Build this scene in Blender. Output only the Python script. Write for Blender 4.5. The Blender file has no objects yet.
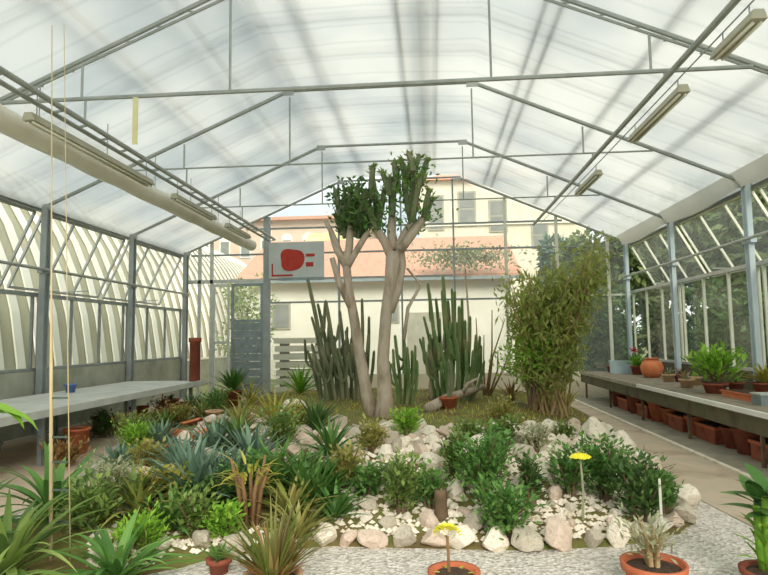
import bpy, math, random
from mathutils import Vector, Matrix, noise
R = random.Random(11)
sc = bpy.context.scene
col = sc.collection
PI = math.pi
rad = math.radians

# ------------------------------------------------------------------ camera
F = 590.0; CX, CY = 384.0, 287.5; VP = (432.0, 337.0); ROLL = 0.021; EYE = Vector((0, 0, 1.6))
_y = Vector(((VP[0]-CX)/F, -(VP[1]-CY)/F, 1.0)).normalized()
_u = Vector((-ROLL, 1, 0)); _z = (_u - _y*_u.dot(_y)).normalized()
_x = _z.cross(_y)
if _x.x < 0: _x = -_x
cam = bpy.data.cameras.new('camera'); cam.sensor_width = 36; cam.lens = F/768*36; cam.clip_start = .05; cam.clip_end = 500
camo = bpy.data.objects.new('camera', cam); col.objects.link(camo)
right = Vector((_x.x, _y.x, _z.x)); up = Vector((_x.y, _y.y, _z.y)); fwd = Vector((_x.z, _y.z, _z.z))
m = Matrix.Identity(4)
for i in range(3):
    m[i][0] = right[i]; m[i][1] = up[i]; m[i][2] = -fwd[i]; m[i][3] = EYE[i]
camo.matrix_world = m
sc.camera = camo

def at(px, py, Y):
    """point of the place seen at a pixel, at distance Y down the greenhouse"""
    d = right*((px-CX)/F) + up*(-(py-CY)/F) + fwd
    return EYE + d*(Y/d.y)

# ------------------------------------------------------------------ materials
def nodes_of(name):
    M = bpy.data.materials.new(name); M.use_nodes = True
    nt = M.node_tree; nt.nodes.clear()
    return M, nt, nt.nodes, nt.links
def srgb(c):
    return tuple(((v/255)/12.92 if v/255 <= .04045 else ((v/255+.055)/1.055)**2.4) for v in c) + (1,)
def ramp(nt, cols):
    r = nt.nodes.new('ShaderNodeValToRGB'); e = r.color_ramp.elements
    while len(e) < len(cols): e.new(.5)
    for i, c in enumerate(cols):
        e[i].position = i/(len(cols)-1) if len(cols) > 1 else 0
        e[i].color = srgb(c)
    return r
def mat(name, cols, scale=4.0, rough=.7, metal=0.0, bump=0.0, bscale=None, detail=4, kind='noise', spec=.3, stretch=None):
    M, nt, N, L = nodes_of(name)
    out = N.new('ShaderNodeOutputMaterial'); b = N.new('ShaderNodeBsdfPrincipled')
    b.inputs['Roughness'].default_value = rough; b.inputs['Metallic'].default_value = metal
    b.inputs['Specular IOR Level'].default_value = spec
    tc = N.new('ShaderNodeTexCoord'); src = tc.outputs['Object']
    if stretch:
        mp = N.new('ShaderNodeMapping'); mp.inputs['Scale'].default_value = stretch
        L.new(src, mp.inputs['Vector']); src = mp.outputs['Vector']
    if kind == 'voronoi':
        t = N.new('ShaderNodeTexVoronoi'); t.inputs['Scale'].default_value = scale
        sep = N.new('ShaderNodeSeparateColor'); L.new(t.outputs['Color'], sep.inputs[0]); fac = sep.outputs[0]
        hgt = t.outputs['Distance']
    else:
        t = N.new('ShaderNodeTexNoise'); t.inputs['Scale'].default_value = scale; t.inputs['Detail'].default_value = detail
        fac = t.outputs['Fac']; hgt = fac
        mr = N.new('ShaderNodeMapRange'); mr.inputs[1].default_value = .3; mr.inputs[2].default_value = .7
        L.new(fac, mr.inputs[0]); fac = mr.outputs[0]
    L.new(src, t.inputs['Vector'])
    r = ramp(nt, cols if len(cols) > 1 else cols*2); L.new(fac, r.inputs[0])
    L.new(r.outputs[0], b.inputs['Base Color'])
    if bump:
        bp = N.new('ShaderNodeBump'); bp.inputs['Strength'].default_value = bump; bp.inputs['Distance'].default_value = .02
        if bscale:
            t2 = N.new('ShaderNodeTexNoise'); t2.inputs['Scale'].default_value = bscale; t2.inputs['Detail'].default_value = 6
            L.new(src, t2.inputs['Vector']); hgt = t2.outputs['Fac']
        L.new(hgt, bp.inputs['Height']); L.new(bp.outputs[0], b.inputs['Normal'])
    L.new(b.outputs[0], out.inputs[0])
    return M
def leaf_mat(name, cols, transl=.3, rough=.5):
    M, nt, N, L = nodes_of(name)
    out = N.new('ShaderNodeOutputMaterial'); b = N.new('ShaderNodeBsdfPrincipled'); b.inputs['Roughness'].default_value = rough
    b.inputs['Specular IOR Level'].default_value = .35
    g = N.new('ShaderNodeNewGeometry'); r = ramp(nt, cols); L.new(g.outputs['Random Per Island'], r.inputs[0])
    tr = N.new('ShaderNodeBsdfTranslucent'); mx = N.new('ShaderNodeMixShader'); mx.inputs[0].default_value = transl
    L.new(r.outputs[0], b.inputs['Base Color']); L.new(r.outputs[0], tr.inputs[0])
    L.new(b.outputs[0], mx.inputs[1]); L.new(tr.outputs[0], mx.inputs[2]); L.new(mx.outputs[0], out.inputs[0])
    return M
def glass_mat(name, haze=.12, tint=(235, 240, 236)):
    M, nt, N, L = nodes_of(name)
    out = N.new('ShaderNodeOutputMaterial')
    tp = N.new('ShaderNodeBsdfTransparent'); tp.inputs[0].default_value = srgb(tint)
    tl = N.new('ShaderNodeBsdfTranslucent'); tl.inputs[0].default_value = (.85, .87, .85, 1)
    df = N.new('ShaderNodeBsdfDiffuse'); df.inputs[0].default_value = (.75, .77, .75, 1)
    gl = N.new('ShaderNodeBsdfGlossy'); gl.inputs[0].default_value = (1, 1, 1, 1); gl.inputs['Roughness'].default_value = .08
    a = N.new('ShaderNodeMixShader'); a.inputs[0].default_value = .5; L.new(tl.outputs[0], a.inputs[1]); L.new(df.outputs[0], a.inputs[2])
    c = N.new('ShaderNodeMixShader'); L.new(tp.outputs[0], c.inputs[1]); L.new(a.outputs[0], c.inputs[2])
    tc = N.new('ShaderNodeTexCoord'); n = N.new('ShaderNodeTexNoise'); n.inputs['Scale'].default_value = 1.3; n.inputs['Detail'].default_value = 5
    L.new(tc.outputs['Object'], n.inputs['Vector'])
    mr = N.new('ShaderNodeMapRange'); mr.inputs[3].default_value = haze*.6; mr.inputs[4].default_value = haze*1.4  # white veil in the panes imitates flare washing out the outside view
    L.new(n.outputs['Fac'], mr.inputs[0]); L.new(mr.outputs[0], c.inputs[0])
    lw = N.new('ShaderNodeLayerWeight'); lw.inputs[0].default_value = .12
    d = N.new('ShaderNodeMixShader'); fm_ = N.new('ShaderNodeMath'); fm_.operation = 'MULTIPLY'; fm_.inputs[1].default_value = .1; L.new(lw.outputs['Fresnel'], fm_.inputs[0]); L.new(fm_.outputs[0], d.inputs[0]); L.new(c.outputs[0], d.inputs[1]); L.new(gl.outputs[0], d.inputs[2])
    L.new(d.outputs[0], out.inputs[0])
    return M
def film_mat(k=1.0):
    """milky roof film laid in pleats across the house, each a little denser at its fold"""
    M, nt, N, L = nodes_of('roof_film')
    out = N.new('ShaderNodeOutputMaterial')
    tl = N.new('ShaderNodeBsdfTranslucent'); df = N.new('ShaderNodeBsdfDiffuse'); tp = N.new('ShaderNodeBsdfTransparent')
    tp.inputs[0].default_value = (.9, .93, .93, 1)
    tc = N.new('ShaderNodeTexCoord'); sp = N.new('ShaderNodeSeparateXYZ'); L.new(tc.outputs['Object'], sp.inputs[0])
    nz = N.new('ShaderNodeTexNoise'); nz.inputs['Scale'].default_value = .7; nz.inputs['Detail'].default_value = 4
    L.new(tc.outputs['Object'], nz.inputs['Vector'])
    ad = N.new('ShaderNodeMath'); ad.operation = 'MULTIPLY_ADD'; ad.inputs[1].default_value = .25
    L.new(nz.outputs['Fac'], ad.inputs[0]); L.new(sp.outputs['Y'], ad.inputs[2])
    mo = N.new('ShaderNodeMath'); mo.operation = 'PINGPONG'; mo.inputs[1].default_value = .26; L.new(ad.outputs[0], mo.inputs[0])
    mr = N.new('ShaderNodeMapRange'); mr.inputs[1].default_value = 0; mr.inputs[2].default_value = .05; L.new(mo.outputs[0], mr.inputs[0])
    r = ramp(nt, [(182, 185, 181), (193, 195, 190)]); L.new(mr.outputs[0], r.inputs[0])
    n2 = N.new('ShaderNodeTexNoise'); n2.inputs['Scale'].default_value = .45; n2.inputs['Detail'].default_value = 3
    L.new(tc.outputs['Object'], n2.inputs['Vector'])
    r2 = ramp(nt, [(214, 220, 223), (255, 255, 251)]); m2 = N.new('ShaderNodeMapRange'); m2.inputs[1].default_value = .35; m2.inputs[2].default_value = .62  # grey-blue mottling puts cloud patches of the sky into the film colour
    L.new(n2.outputs['Fac'], m2.inputs[0]); L.new(m2.outputs[0], r2.inputs[0])
    mu = N.new('ShaderNodeMix'); mu.data_type = 'RGBA'; mu.blend_type = 'MULTIPLY'; mu.inputs[0].default_value = 1
    L.new(r.outputs[0], mu.inputs[6]); L.new(r2.outputs[0], mu.inputs[7])
    L.new(mu.outputs[2], tl.inputs[0]); L.new(mu.outputs[2], df.inputs[0])
    a = N.new('ShaderNodeMixShader'); a.inputs[0].default_value = .2; L.new(tl.outputs[0], a.inputs[1]); L.new(df.outputs[0], a.inputs[2])
    c = N.new('ShaderNodeMixShader'); c.inputs[0].default_value = .06; L.new(a.outputs[0], c.inputs[1]); L.new(tp.outputs[0], c.inputs[2])
    L.new(c.outputs[0], out.inputs[0])
    return M

MT = dict(
    steel=mat('painted_grey_steel', [(136, 144, 142), (158, 164, 162)], 6, .5, .3),
    steel_l=mat('weathered_grey_steel', [(146, 154, 152), (168, 174, 172)], 3, .5, .3),
    steel_r=mat('pale_blue_steel', [(188, 202, 208), (210, 220, 222)], 3, .45, .3),
    dark=mat('dark_steel', [(158, 164, 158), (180, 184, 178)], 5, .5, .4),
    alu=mat('aluminium', [(185, 190, 184), (208, 210, 204)], 5, .4, .4),
    alu_y=mat('aged_white_bar', [(214, 214, 192), (230, 228, 210)], 4, .5),
    whitepaint=mat('white_paint', [(226, 224, 214), (240, 238, 230)], 3, .6),
    galv=mat('galvanised_sheet', [(128, 140, 142), (150, 160, 160)], 5, .45, .5),
    concrete=mat('concrete_grey', [(146, 142, 122), (174, 166, 146)], 3, .85, 0, .3, 40),
    wallc=mat('damp_wall', [(146, 150, 132), (176, 178, 162)], 2.5, .9, 0, .3, 30),
    walld=mat('dark_moss_and_shade', [(78, 72, 56), (104, 96, 74), (88, 92, 62)], 3, .9, 0, .3, 30),  # dark tone puts under-bench shade into the right wall; bench panel is mossy
    valance=leaf_mat('milky_edge_film', [(214, 212, 202), (224, 222, 212)], .6),
    pathm=mat('worn_path', [(168, 150, 128), (196, 178, 154), (182, 170, 148)], 1.6, .9, 0, .4, 60),
    gravel=mat('white_gravel', [(168, 162, 148), (208, 202, 190), (228, 222, 212), (188, 180, 164)], 38, .9, 0, .8, None, 4, 'voronoi'),
    soil=mat('mossy_soil', [(96, 82, 54), (122, 108, 66), (112, 118, 58), (140, 128, 84)], 1.9, .95, 0, .6, 40),
    potsoil=mat('dark_potting_soil', [(58, 46, 36), (84, 68, 52)], 30, .95, 0, .5),
    terra=mat('terracotta', [(168, 88, 56), (190, 108, 72), (176, 104, 76)], 8, .8, 0, .15, 60),
    terra_d=mat('old_terracotta', [(122, 62, 44), (150, 82, 60), (134, 84, 68)], 6, .85, 0, .2, 50),
    terra_o=mat('bright_terracotta', [(206, 116, 72), (224, 138, 92)], 6, .7),
    tanpot=mat('tan_clay', [(190, 152, 118), (206, 170, 136)], 8, .8),
    benchtop=mat('bench_slab', [(124, 116, 100), (148, 138, 120), (108, 98, 82)], 4, .85, 0, .3, 40),
    benchl=mat('bench_sheet', [(182, 186, 178), (206, 208, 200)], 3, .6),
    lime=mat('pale_limestone', [(206, 192, 166), (242, 232, 212), (228, 214, 190)], 5, .9, 0, .6, 14),
    limep=mat('pinkish_limestone', [(196, 172, 148), (222, 202, 182), (206, 186, 164)], 5, .9, 0, .6, 14),
    limeg=mat('grey_limestone', [(160, 150, 130), (200, 190, 170), (178, 164, 140)], 5, .9, 0, .6, 14),
    limeo=mat('ochre_stone', [(196, 148, 104), (216, 176, 136)], 5, .9, 0, .6, 14),
    bark=mat('pale_bark', [(146, 130, 108), (190, 176, 156), (172, 150, 132)], 6, .9, 0, .6, 25, 5, 'noise', .2, (1, 1, .35)),
    bark_d=mat('brown_bark', [(98, 80, 60), (126, 104, 80)], 8, .9, 0, .5, 25),
    cactus=mat('cactus_skin', [(84, 112, 62), (116, 138, 84), (156, 146, 106)], 2.2, .6),
    cactus_g=mat('grey_cactus_skin', [(90, 102, 72), (122, 128, 94), (150, 138, 110)], 2.2, .65),
    euph=mat('euphorbia_skin', [(84, 98, 64), (112, 120, 84), (136, 130, 104)], 3, .6),
    bamboo=mat('bamboo_cane', [(196, 172, 126), (218, 200, 158)], 4, .6),
    rope=mat('dark_twine', [(70, 84, 74), (92, 102, 90)], 10, .8),
    cream=mat('cream_render', [(228, 216, 190), (240, 230, 208)], .8, .9),
    creamw=mat('pale_render', [(234, 226, 208), (244, 238, 224)], .8, .9),
    pinkw=mat('rose_render', [(218, 190, 166), (230, 206, 184)], .8, .9),
    shutter=mat('grey_shutter', [(168, 162, 144), (186, 180, 162)], 3, .7),
    dglass=mat('dark_window_glass', [(128, 130, 124), (150, 150, 142)], 2, .15),
    rooft=mat('clay_roof_tile', [(198, 142, 116), (218, 168, 142), (186, 128, 104)], 5, .85, 0, .4, 14, 4, 'noise', .2, (3, .6, 1)),
    red=mat('red_print', [(176, 52, 40), (192, 66, 52)], 5, .6),
    signw=mat('faded_white_board', [(190, 196, 194), (210, 214, 210)], 2, .6),
    yellow=mat('yellow_film', [(220, 214, 158), (230, 224, 176)], 3, .6),
    awn=mat('yellow_awning', [(236, 214, 132), (244, 226, 160)], 2, .7),
    slab=mat('cream_slab', [(240, 228, 202), (250, 240, 218)], 2, .85),
    blue=mat('blue_plastic', [(84, 112, 168), (104, 130, 182)], 3, .4),
    paleblue=mat('pale_blue_plastic', [(176, 200, 206), (196, 214, 218)], 3, .4),
    duct=mat('cream_film_tube', [(226, 220, 202), (240, 234, 220)], 2, .5, 0, .1, 6),
    lampb=mat('lamp_housing', [(182, 178, 156), (200, 196, 174)], 3, .5),
    tube=mat('lamp_tube', [(236, 234, 214), (244, 242, 226)], 3, .3),
    ground=mat('rough_lawn', [(96, 108, 62), (126, 132, 86), (146, 140, 108)], .8, .95, 0, .4, 8),
    tunnel=mat('tunnel_sheet', [(162, 160, 134), (186, 182, 156)], .9, .8),
    rib=mat('tunnel_rib', [(232, 230, 214), (244, 242, 230)], 1, .6),
    flower=mat('yellow_petals', [(222, 214, 40), (236, 230, 70)], 12, .6),
    redflower=mat('red_petals', [(186, 40, 60), (206, 62, 80)], 12, .6),
    redclay=mat('red_brown_clay', [(140, 74, 56), (164, 92, 70)], 4, .8),
    dry=mat('dry_stem', [(156, 128, 86), (186, 160, 116)], 6, .9),
    redstem=mat('reddish_stem', [(116, 86, 56), (142, 112, 76)], 6, .8),
    glass_l=glass_mat('veiled_glass', .12),
    glass_r=glass_mat('clear_glass', .16),
    glass_low=glass_mat('clean_glass', .03),
    glass_b=glass_mat('end_glass', .18),
    film=film_mat(),
    lf_reed=leaf_mat('reed_leaf', [(132, 152, 66), (156, 172, 84), (178, 184, 104), (160, 152, 92)], .4),
    lf_spike=leaf_mat('spike_leaf', [(92, 112, 46), (118, 136, 60), (110, 98, 54), (136, 144, 76)]),
    lf_dark=leaf_mat('dark_green_leaf', [(66, 96, 52), (88, 122, 62), (113, 147, 77)]),
    lf_deep=leaf_mat('deep_green_leaf', [(77, 118, 56), (102, 147, 69), (128, 168, 86)]),
    lf_mid=leaf_mat('mid_green_leaf', [(95, 122, 60), (121, 149, 73), (152, 171, 90)]),
    lf_bright=leaf_mat('bright_green_leaf', [(110, 160, 48), (141, 190, 62), (170, 207, 81)]),
    lf_yel=leaf_mat('yellow_green_leaf', [(154, 158, 62), (187, 181, 77), (207, 190, 101)]),
    lf_olive=leaf_mat('olive_leaf', [(135, 141, 69), (161, 164, 84), (185, 177, 101), (148, 130, 77)]),
    lf_blue=leaf_mat('blue_green_leaf', [(86, 115, 94), (110, 139, 113), (135, 160, 134)], .12),
    lf_grey=leaf_mat('grey_green_leaf', [(148, 156, 118), (176, 179, 141), (194, 190, 156)]),
    lf_brown=leaf_mat('dried_leaf', [(137, 103, 65), (170, 130, 81), (154, 141, 79)]),
    lf_tree=leaf_mat('tree_leaf', [(98, 118, 70), (124, 142, 84), (150, 162, 104)]),
    lf_tree2=leaf_mat('pale_tree_leaf', [(119, 143, 81), (150, 168, 101), (174, 185, 122)]),
    lf_teal=leaf_mat('teal_tree_leaf', [(91, 122, 105), (115, 143, 124), (132, 158, 134)]),
)

# ------------------------------------------------------------------ mesh builder
class MB:
    def __init__(s): s.v = []; s.f = []
    def add(s, vs, fs):
        b = len(s.v); s.v += [tuple(x) for x in vs]; s.f += [tuple(i+b for i in f) for f in fs]; return s
    def box(s, x0, x1, y0, y1, z0, z1):
        return s.add([(x0,y0,z0),(x1,y0,z0),(x1,y1,z0),(x0,y1,z0),(x0,y0,z1),(x1,y0,z1),(x1,y1,z1),(x0,y1,z1)],
                     [(0,3,2,1),(4,5,6,7),(0,1,5,4),(1,2,6,5),(2,3,7,6),(3,0,4,7)])
    def bar(s, a, b, w, h=None, upv=(0,0,1)):
        a = Vector(a); b = Vector(b); h = h or w; d = (b-a).normalized(); u = Vector(upv)
        if abs(d.dot(u)) > .98: u = Vector((0,1,0))
        x = d.cross(u).normalized()*w/2; y = x.cross(d).normalized()*h/2
        vs = [p+q for p in (a, b) for q in (-x-y, x-y, x+y, -x+y)]
        return s.add(vs, [(0,1,2,3),(7,6,5,4),(0,4,5,1),(1,5,6,2),(2,6,7,3),(3,7,4,0)])
    def tube(s, pts, r, n=8, star=0.0):
        pts = [Vector(p) for p in pts]; k = len(pts); rs = r if isinstance(r, (list, tuple)) else [r]*k
        vs = []; fs = []; px = None
        for i, p in enumerate(pts):
            d = (pts[min(i+1, k-1)]-pts[max(i-1, 0)]).normalized()
            if px is None:
                u = Vector((0, 0, 1)) if abs(d.z) < .9 else Vector((1, 0, 0)); px = d.cross(u).normalized()
            px = (px-d*px.dot(d)).normalized(); py = d.cross(px)
            for j in range(n):
                a = 2*PI*j/n; rr = rs[i]*(1-star*(j % 2)); vs.append(p+px*(rr*math.cos(a))+py*(rr*math.sin(a)))
        for i in range(k-1):
            for j in range(n):
                fs.append((i*n+j, i*n+(j+1) % n, (i+1)*n+(j+1) % n, (i+1)*n+j))
        fs.append(tuple(range(n-1, -1, -1))); fs.append(tuple((k-1)*n+j for j in range(n)))
        return s.add(vs, fs)
    def lathe(s, prof, n=20, c=(0,0,0)):
        vs = []; fs = []; k = len(prof)
        for (r, z) in prof:
            for j in range(n):
                a = 2*PI*j/n; vs.append((c[0]+r*math.cos(a), c[1]+r*math.sin(a), c[2]+z))
        for i in range(k-1):
            for j in range(n):
                fs.append((i*n+j, i*n+(j+1) % n, (i+1)*n+(j+1) % n, (i+1)*n+j))
        fs.append(tuple(range(n-1, -1, -1))); fs.append(tuple((k-1)*n+j for j in range(n)))
        return s.add(vs, fs)
    def leaf(s, p, az, el, L, W, droop=0.0, n=6, thick=0.0, fold=.25, twist=0.0, prof=None):
        """a strap or blade leaf: starts at p towards azimuth az and elevation el, bends down by droop radians along its length"""
        p = Vector(p); vs = []; fs = []; side = Vector((-math.sin(az), math.cos(az), 0))
        q = p.copy(); st = L/n; four = thick > 0
        for i in range(n+1):
            t = i/n; e = el-droop*t
            d = Vector((math.cos(az)*math.cos(e), math.sin(az)*math.cos(e), math.sin(e)))
            nrm = side.cross(d)*-1.0
            w = W*.5*(prof(t) if prof else min(1, .45+1.9*t)*max(.02, 1-t**2.2))
            sd = side*math.cos(twist*t)+nrm*math.sin(twist*t)
            vs += [q-sd*w+nrm*(w*fold), q-nrm*(thick*(1-t)*.5), q+sd*w+nrm*(w*fold)]
            if four: vs.append(q+nrm*(thick*(1-t)*.15+w*fold*.3))
            if i < n: q = q+d*st
        m_ = 4 if four else 3
        for i in range(n):
            a = i*m_; b = a+m_
            fs += [(a, a+1, b+1, b), (a+1, a+2, b+2, b+1)]
            if four: fs += [(a+2, a+3, b+3, b+2), (a+3, a, b, b+3)]
        return s.add(vs, fs)
    def leaflet(s, p, d, nrm, L, W):
        """one small pointed leaf, folded at its midrib"""
        p = Vector(p); d = Vector(d).normalized(); nrm = Vector(nrm); sd = d.cross(nrm)
        if sd.length < 1e-4: sd = d.cross(Vector((.3, .9, .1)))
        sd.normalize(); nn = sd.cross(d)
        m1 = p+d*L*.45
        return s.add([p, m1-sd*W*.5+nn*W*.12, m1, m1+sd*W*.5+nn*W*.12, p+d*L], [(0,2,1),(0,3,2),(1,2,4),(2,3,4)])
    def build(s, name, material, parent=None, loc=(0,0,0), smooth=False):
        me = bpy.data.meshes.new(name); me.from_pydata(s.v, [], s.f); me.update()
        me.materials.append(MT[material] if isinstance(material, str) else material)
        if smooth:
            for p in me.polygons: p.use_smooth = True
        o = bpy.data.objects.new(name, me); col.objects.link(o); o.location = loc
        if parent: o.parent = parent
        return o
def tag(o, label, cat, group=None, kind=None):
    o['label'] = label; o['category'] = cat
    if group: o['group'] = group
    if kind: o['kind'] = kind
    return o
def thing(name, label, cat, loc=(0,0,0), rz=0.0, group=None, kind=None):
    o = bpy.data.objects.new(name, None); col.objects.link(o); o.location = loc; o.rotation_euler = (0, 0, rz)
    o.empty_display_size = .1
    return tag(o, label, cat, group, kind)
def rv(): return Vector((R.uniform(-1,1), R.uniform(-1,1), R.uniform(-1,1)))
ORD = ['first','second','third','fourth','fifth','sixth','seventh','eighth','ninth','tenth','eleventh','twelfth','thirteenth','fourteenth',
       'fifteenth','sixteenth','seventeenth','eighteenth','nineteenth','twentieth','twenty-first','twenty-second','twenty-third','twenty-fourth',
       'twenty-fifth','twenty-sixth','twenty-seventh','twenty-eighth','twenty-ninth','thirtieth','thirty-first','thirty-second','thirty-third','thirty-fourth','thirty-fifth']

# ------------------------------------------------------------------ dimensions of the house
XL, XR = -7.0, 5.3
ZE = 4.05; ZF = 6.0; XF0, XF1 = -2.45, .78
YB = 16.2
BAYS = [.6, 3.75, 6.9, 10.0, 13.1, 16.2]

# ------------------------------------------------------------------ ground, path, bed
g = MB(); g.add([(-60,-8,-.03),(60,-8,-.03),(60,90,-.03),(-60,90,-.03)], [(0,1,2,3)])
tag(g.build('ground', 'ground'), 'rough grassy ground around the greenhouse', 'ground', kind='structure')
g = MB(); g.box(XL, 3.42, -1.5, YB, -.02, 0)
tag(g.build('floor', 'gravel'), 'white gravel floor around the planted bed', 'floor', kind='structure')
g = MB(); g.box(3.5, XR, -1.5, YB, -.02, .012)
tag(g.build('floor_walkway', 'concrete'), 'grey concrete strip under the plant bench beside the path', 'floor', kind='structure')
g = MB(); g.box(3.43, 3.485, -1.5, YB, -.02, .03)
tag(g.build('trim_1', 'lime'), 'narrow white kerb along the path', 'trim', kind='structure')
BED = [(-3.9,3.3),(-2.4,3.4),(-2.0,4.2),(-1.6,4.5),(-.8,4.75),(.62,4.7),(1.54,4.85),(2.15,5.4),(2.5,7.3),(2.75,9.5),(3.0,11.2),(3.05,15.9),(-4.9,15.9),(-4.9,12),(-4.8,9),(-4.2,7.4),(-3.7,5.2)]
def seg_d(x, y, a, b):
    ax, ay = a; bx, by = b; t = max(0, min(1, ((x-ax)*(bx-ax)+(y-ay)*(by-ay))/((bx-ax)**2+(by-ay)**2)))
    return math.hypot(x-ax-t*(bx-ax), y-ay-t*(by-ay))
def bed_d(x, y):
    ins = False; n = len(BED); d = 1e9
    for i in range(n):
        a = BED[i]; b = BED[(i+1) % n]; d = min(d, seg_d(x, y, a, b))
        if (a[1] > y) != (b[1] > y) and x < (b[0]-a[0])*(y-a[1])/(b[1]-a[1])+a[0]: ins = not ins
    return d if ins else -d
def gz(x, y):
    """height of the bed's soil"""
    d = bed_d(x, y)
    if d < -.12: return 0.0
    t = max(0, min(1, (d+.12)/2.0)); s = t*t*(3-2*t)
    return -.015+.07*min(1, (d+.12)/.2)+.34*s+.05*noise.noise(Vector((x*1.3, y*1.3, 0)))*min(1, max(0, d/.5))
g = MB(); st = .17; nx = int((3.5+5.2)/st); ny = int((16.1-3.0)/st)
for j in range(ny+1):
    for i in range(nx+1):
        x = -5.2+i*st; y = 3.0+j*st; g.v.append((x, y, gz(x, y) if bed_d(x, y) > -.13 else -.04))
for j in range(ny):
    for i in range(nx):
        q = (j*(nx+1)+i, j*(nx+1)+i+1, (j+1)*(nx+1)+i+1, (j+1)*(nx+1)+i)
        if any(g.v[k][2] > -.03 for k in q): g.f.append(q)
g.v = [(v[0], min(v[1], YB-.15), v[2]) for v in g.v]
tag(g.build('bed_soil', 'soil', smooth=True), 'raised mossy brown soil of the planted bed', 'soil', kind='structure')
g = MB(); g.box(2.5, 3.4, -1.5, 5.0, 0, .006)
g = MB(); g.add([(2.0,-1.5,.006),(3.42,-1.5,.006),(3.42,16.1,.006),(2.9,16.1,.006),(2.75,9.5,.006),(2.45,7.2,.006),(2.6,5.2,.006)], [(0,1,2,3,4,5,6)])
tag(g.build('path', 'pathm'), 'worn beige path between the bed and the white kerb', 'path', kind='structure')
g = MB(); g.add([(-6.9,2,.006),(-4.0,2,.006),(-3.9,6,.006),(-4.4,7.4,.006),(-4.95,9,.006),(-4.97,15.9,.006),(-6.9,15.9,.006)], [(0,1,2,3,4,5,6)])
tag(g.build('path_worn', 'pathm'), 'worn grey path between the bed and the left bench', 'path', kind='structure')

# ------------------------------------------------------------------ walls and their glazing
def low_wall(name, x0, x1, h, label):
    g = MB(); g.box(x0, x1, -1.5, YB+.1, -.03, h)
    w = g.build(name, 'wallc'); tag(w, label, 'wall', kind='structure')
    return w
wl = low_wall('wall_left', XL-.14, XL+.015, 1.1, 'low damp grey wall under the left glazing')
wr = low_wall('wall_right', XR-.02, XR+.14, .95, 'low wall under the right glazing, darkened to imitate bench shade'); wr.data.materials[0] = MT['walld']
for side, x, w, mt in ((-1, XL-.05, wl, 'steel'), (1, XR+.05, wr, 'alu')):
    z = 2.45 if side < 0 else 2.72
    for zz, hh in ((z, .07), (1.13 if side < 0 else .98, .05), (ZE-.05, .05)):
        g = MB(); g.box(x-.04, x+.04, -1.5, YB, zz-hh/2, zz+hh/2); g.build('rail', mt, w)
wn = 0
def side_window(side, y0, y1):
    global wn
    x = XL-.05 if side < 0 else XR+.05
    zb = 1.155 if side < 0 else 1.005; zt = (2.45 if side < 0 else 2.72)-.035
    fm = 'steel' if side < 0 else 'alu_y'; gm = 'glass_l' if side < 0 else 'glass_r'; gl_ = 'glass_l' if side < 0 else 'glass_low'
    which = 'left' if side < 0 else 'right'
    wn += 1
    t = thing('window_%d' % wn, 'fixed lower glazing of the %s wall' % which, 'window', (x, y0, zb), kind='structure')
    w = y1-y0; g = MB(); k = 3
    for i in range(k+1):
        yy = min(max(i*w/k, .02), w-.02); g.box(-.024, .024, yy-.02, yy+.02, 0, zt-zb)
    g.build('frame', fm, t)
    g = MB(); g.add([(0,.02,0),(0,w-.02,0),(0,w-.02,zt-zb),(0,.02,zt-zb)], [(0,1,2,3)]); g.build('pane', gl_, t)
    # the vent sash above hangs from the eave and stands open at its foot
    wn += 1
    ztop = ZE-.11; zlow = 2.62 if side < 0 else 2.8; out = .62*side
    t = thing('window_%d' % wn, 'hinged vent of the %s wall propped open at its foot' % which, 'window', (x, y0, ztop), kind='structure')
    dz = zlow-ztop; g = MB()
    for i in range(4):
        yy = min(max(i*w/3, .04), w-.04); g.bar((0, yy, 0), (out, yy, dz), .045, .035, (0,1,0))
    g.bar((0, .04, 0), (0, w-.04, 0), .04); g.bar((out, .04, dz), (out, w-.04, dz), .045)
    g.build('frame', 'dark' if side < 0 else 'alu_y', t)
    g = MB(); g.add([(.012*side,.05,-.03),(.012*side,w-.05,-.03),(out+.012*side,w-.05,dz),(out+.012*side,.05,dz)], [(0,1,2,3)]); g.build('pane', gm, t)
    g = MB(); g.bar((-.03*side, w*.5, zlow-ztop+.02), (out, w*.5, dz), .02); g.build('stay', 'dark', t)
for a, b in zip(BAYS[:-1], BAYS[1:]):
    side_window(-1, a+.07, b-.07); side_window(1, a+.07, b-.07)

# steel columns
def column(side, y, lab):
    x = XL+.1 if side < 0 else XR-.1
    t = thing('steel_column', lab, 'column', (x, y, 0))
    mt = 'steel_l' if side < 0 else 'steel_r'
    g = MB(); w = .2; hh = .075; zc = ZE-.02
    q = .055 if side < 0 else .042; g.box(-q, q, -.07, -.058, 0, zc); g.box(-q, q, .058, .07, 0, zc); g.box(-.01, .01, -.058, .058, 0, zc)
    g.build('shaft', mt, t)
    g = MB(); g.box(-.05, .05, -.14, .14, 2.83, 2.93) if side < 0 else g.box(-.05, .05, -.14, .14, 3.05, 3.15); g.build('pipe_bracket', mt, t)
    g = MB(); g.box(-.09, .09, -.13, .13, -.0, .02); g.build('base_plate', mt, t)
    return t
for y, l in ((10.0, 'with the blue pot at its foot'), (13.1, 'second from the end wall'), (16.2, 'at the corner with the end wall')):
    column(-1, y-(.12 if y > 16 else 0), 'grey steel column of the left wall, '+l)
for y, l in ((10.0, 'rising behind the large leafy bench plant'), (13.1, 'just past the round orange jar'), (16.2, 'at the corner with the end wall')):
    column(1, y-(.12 if y > 16 else 0), 'pale blue steel column of the right wall, '+l)
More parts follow.
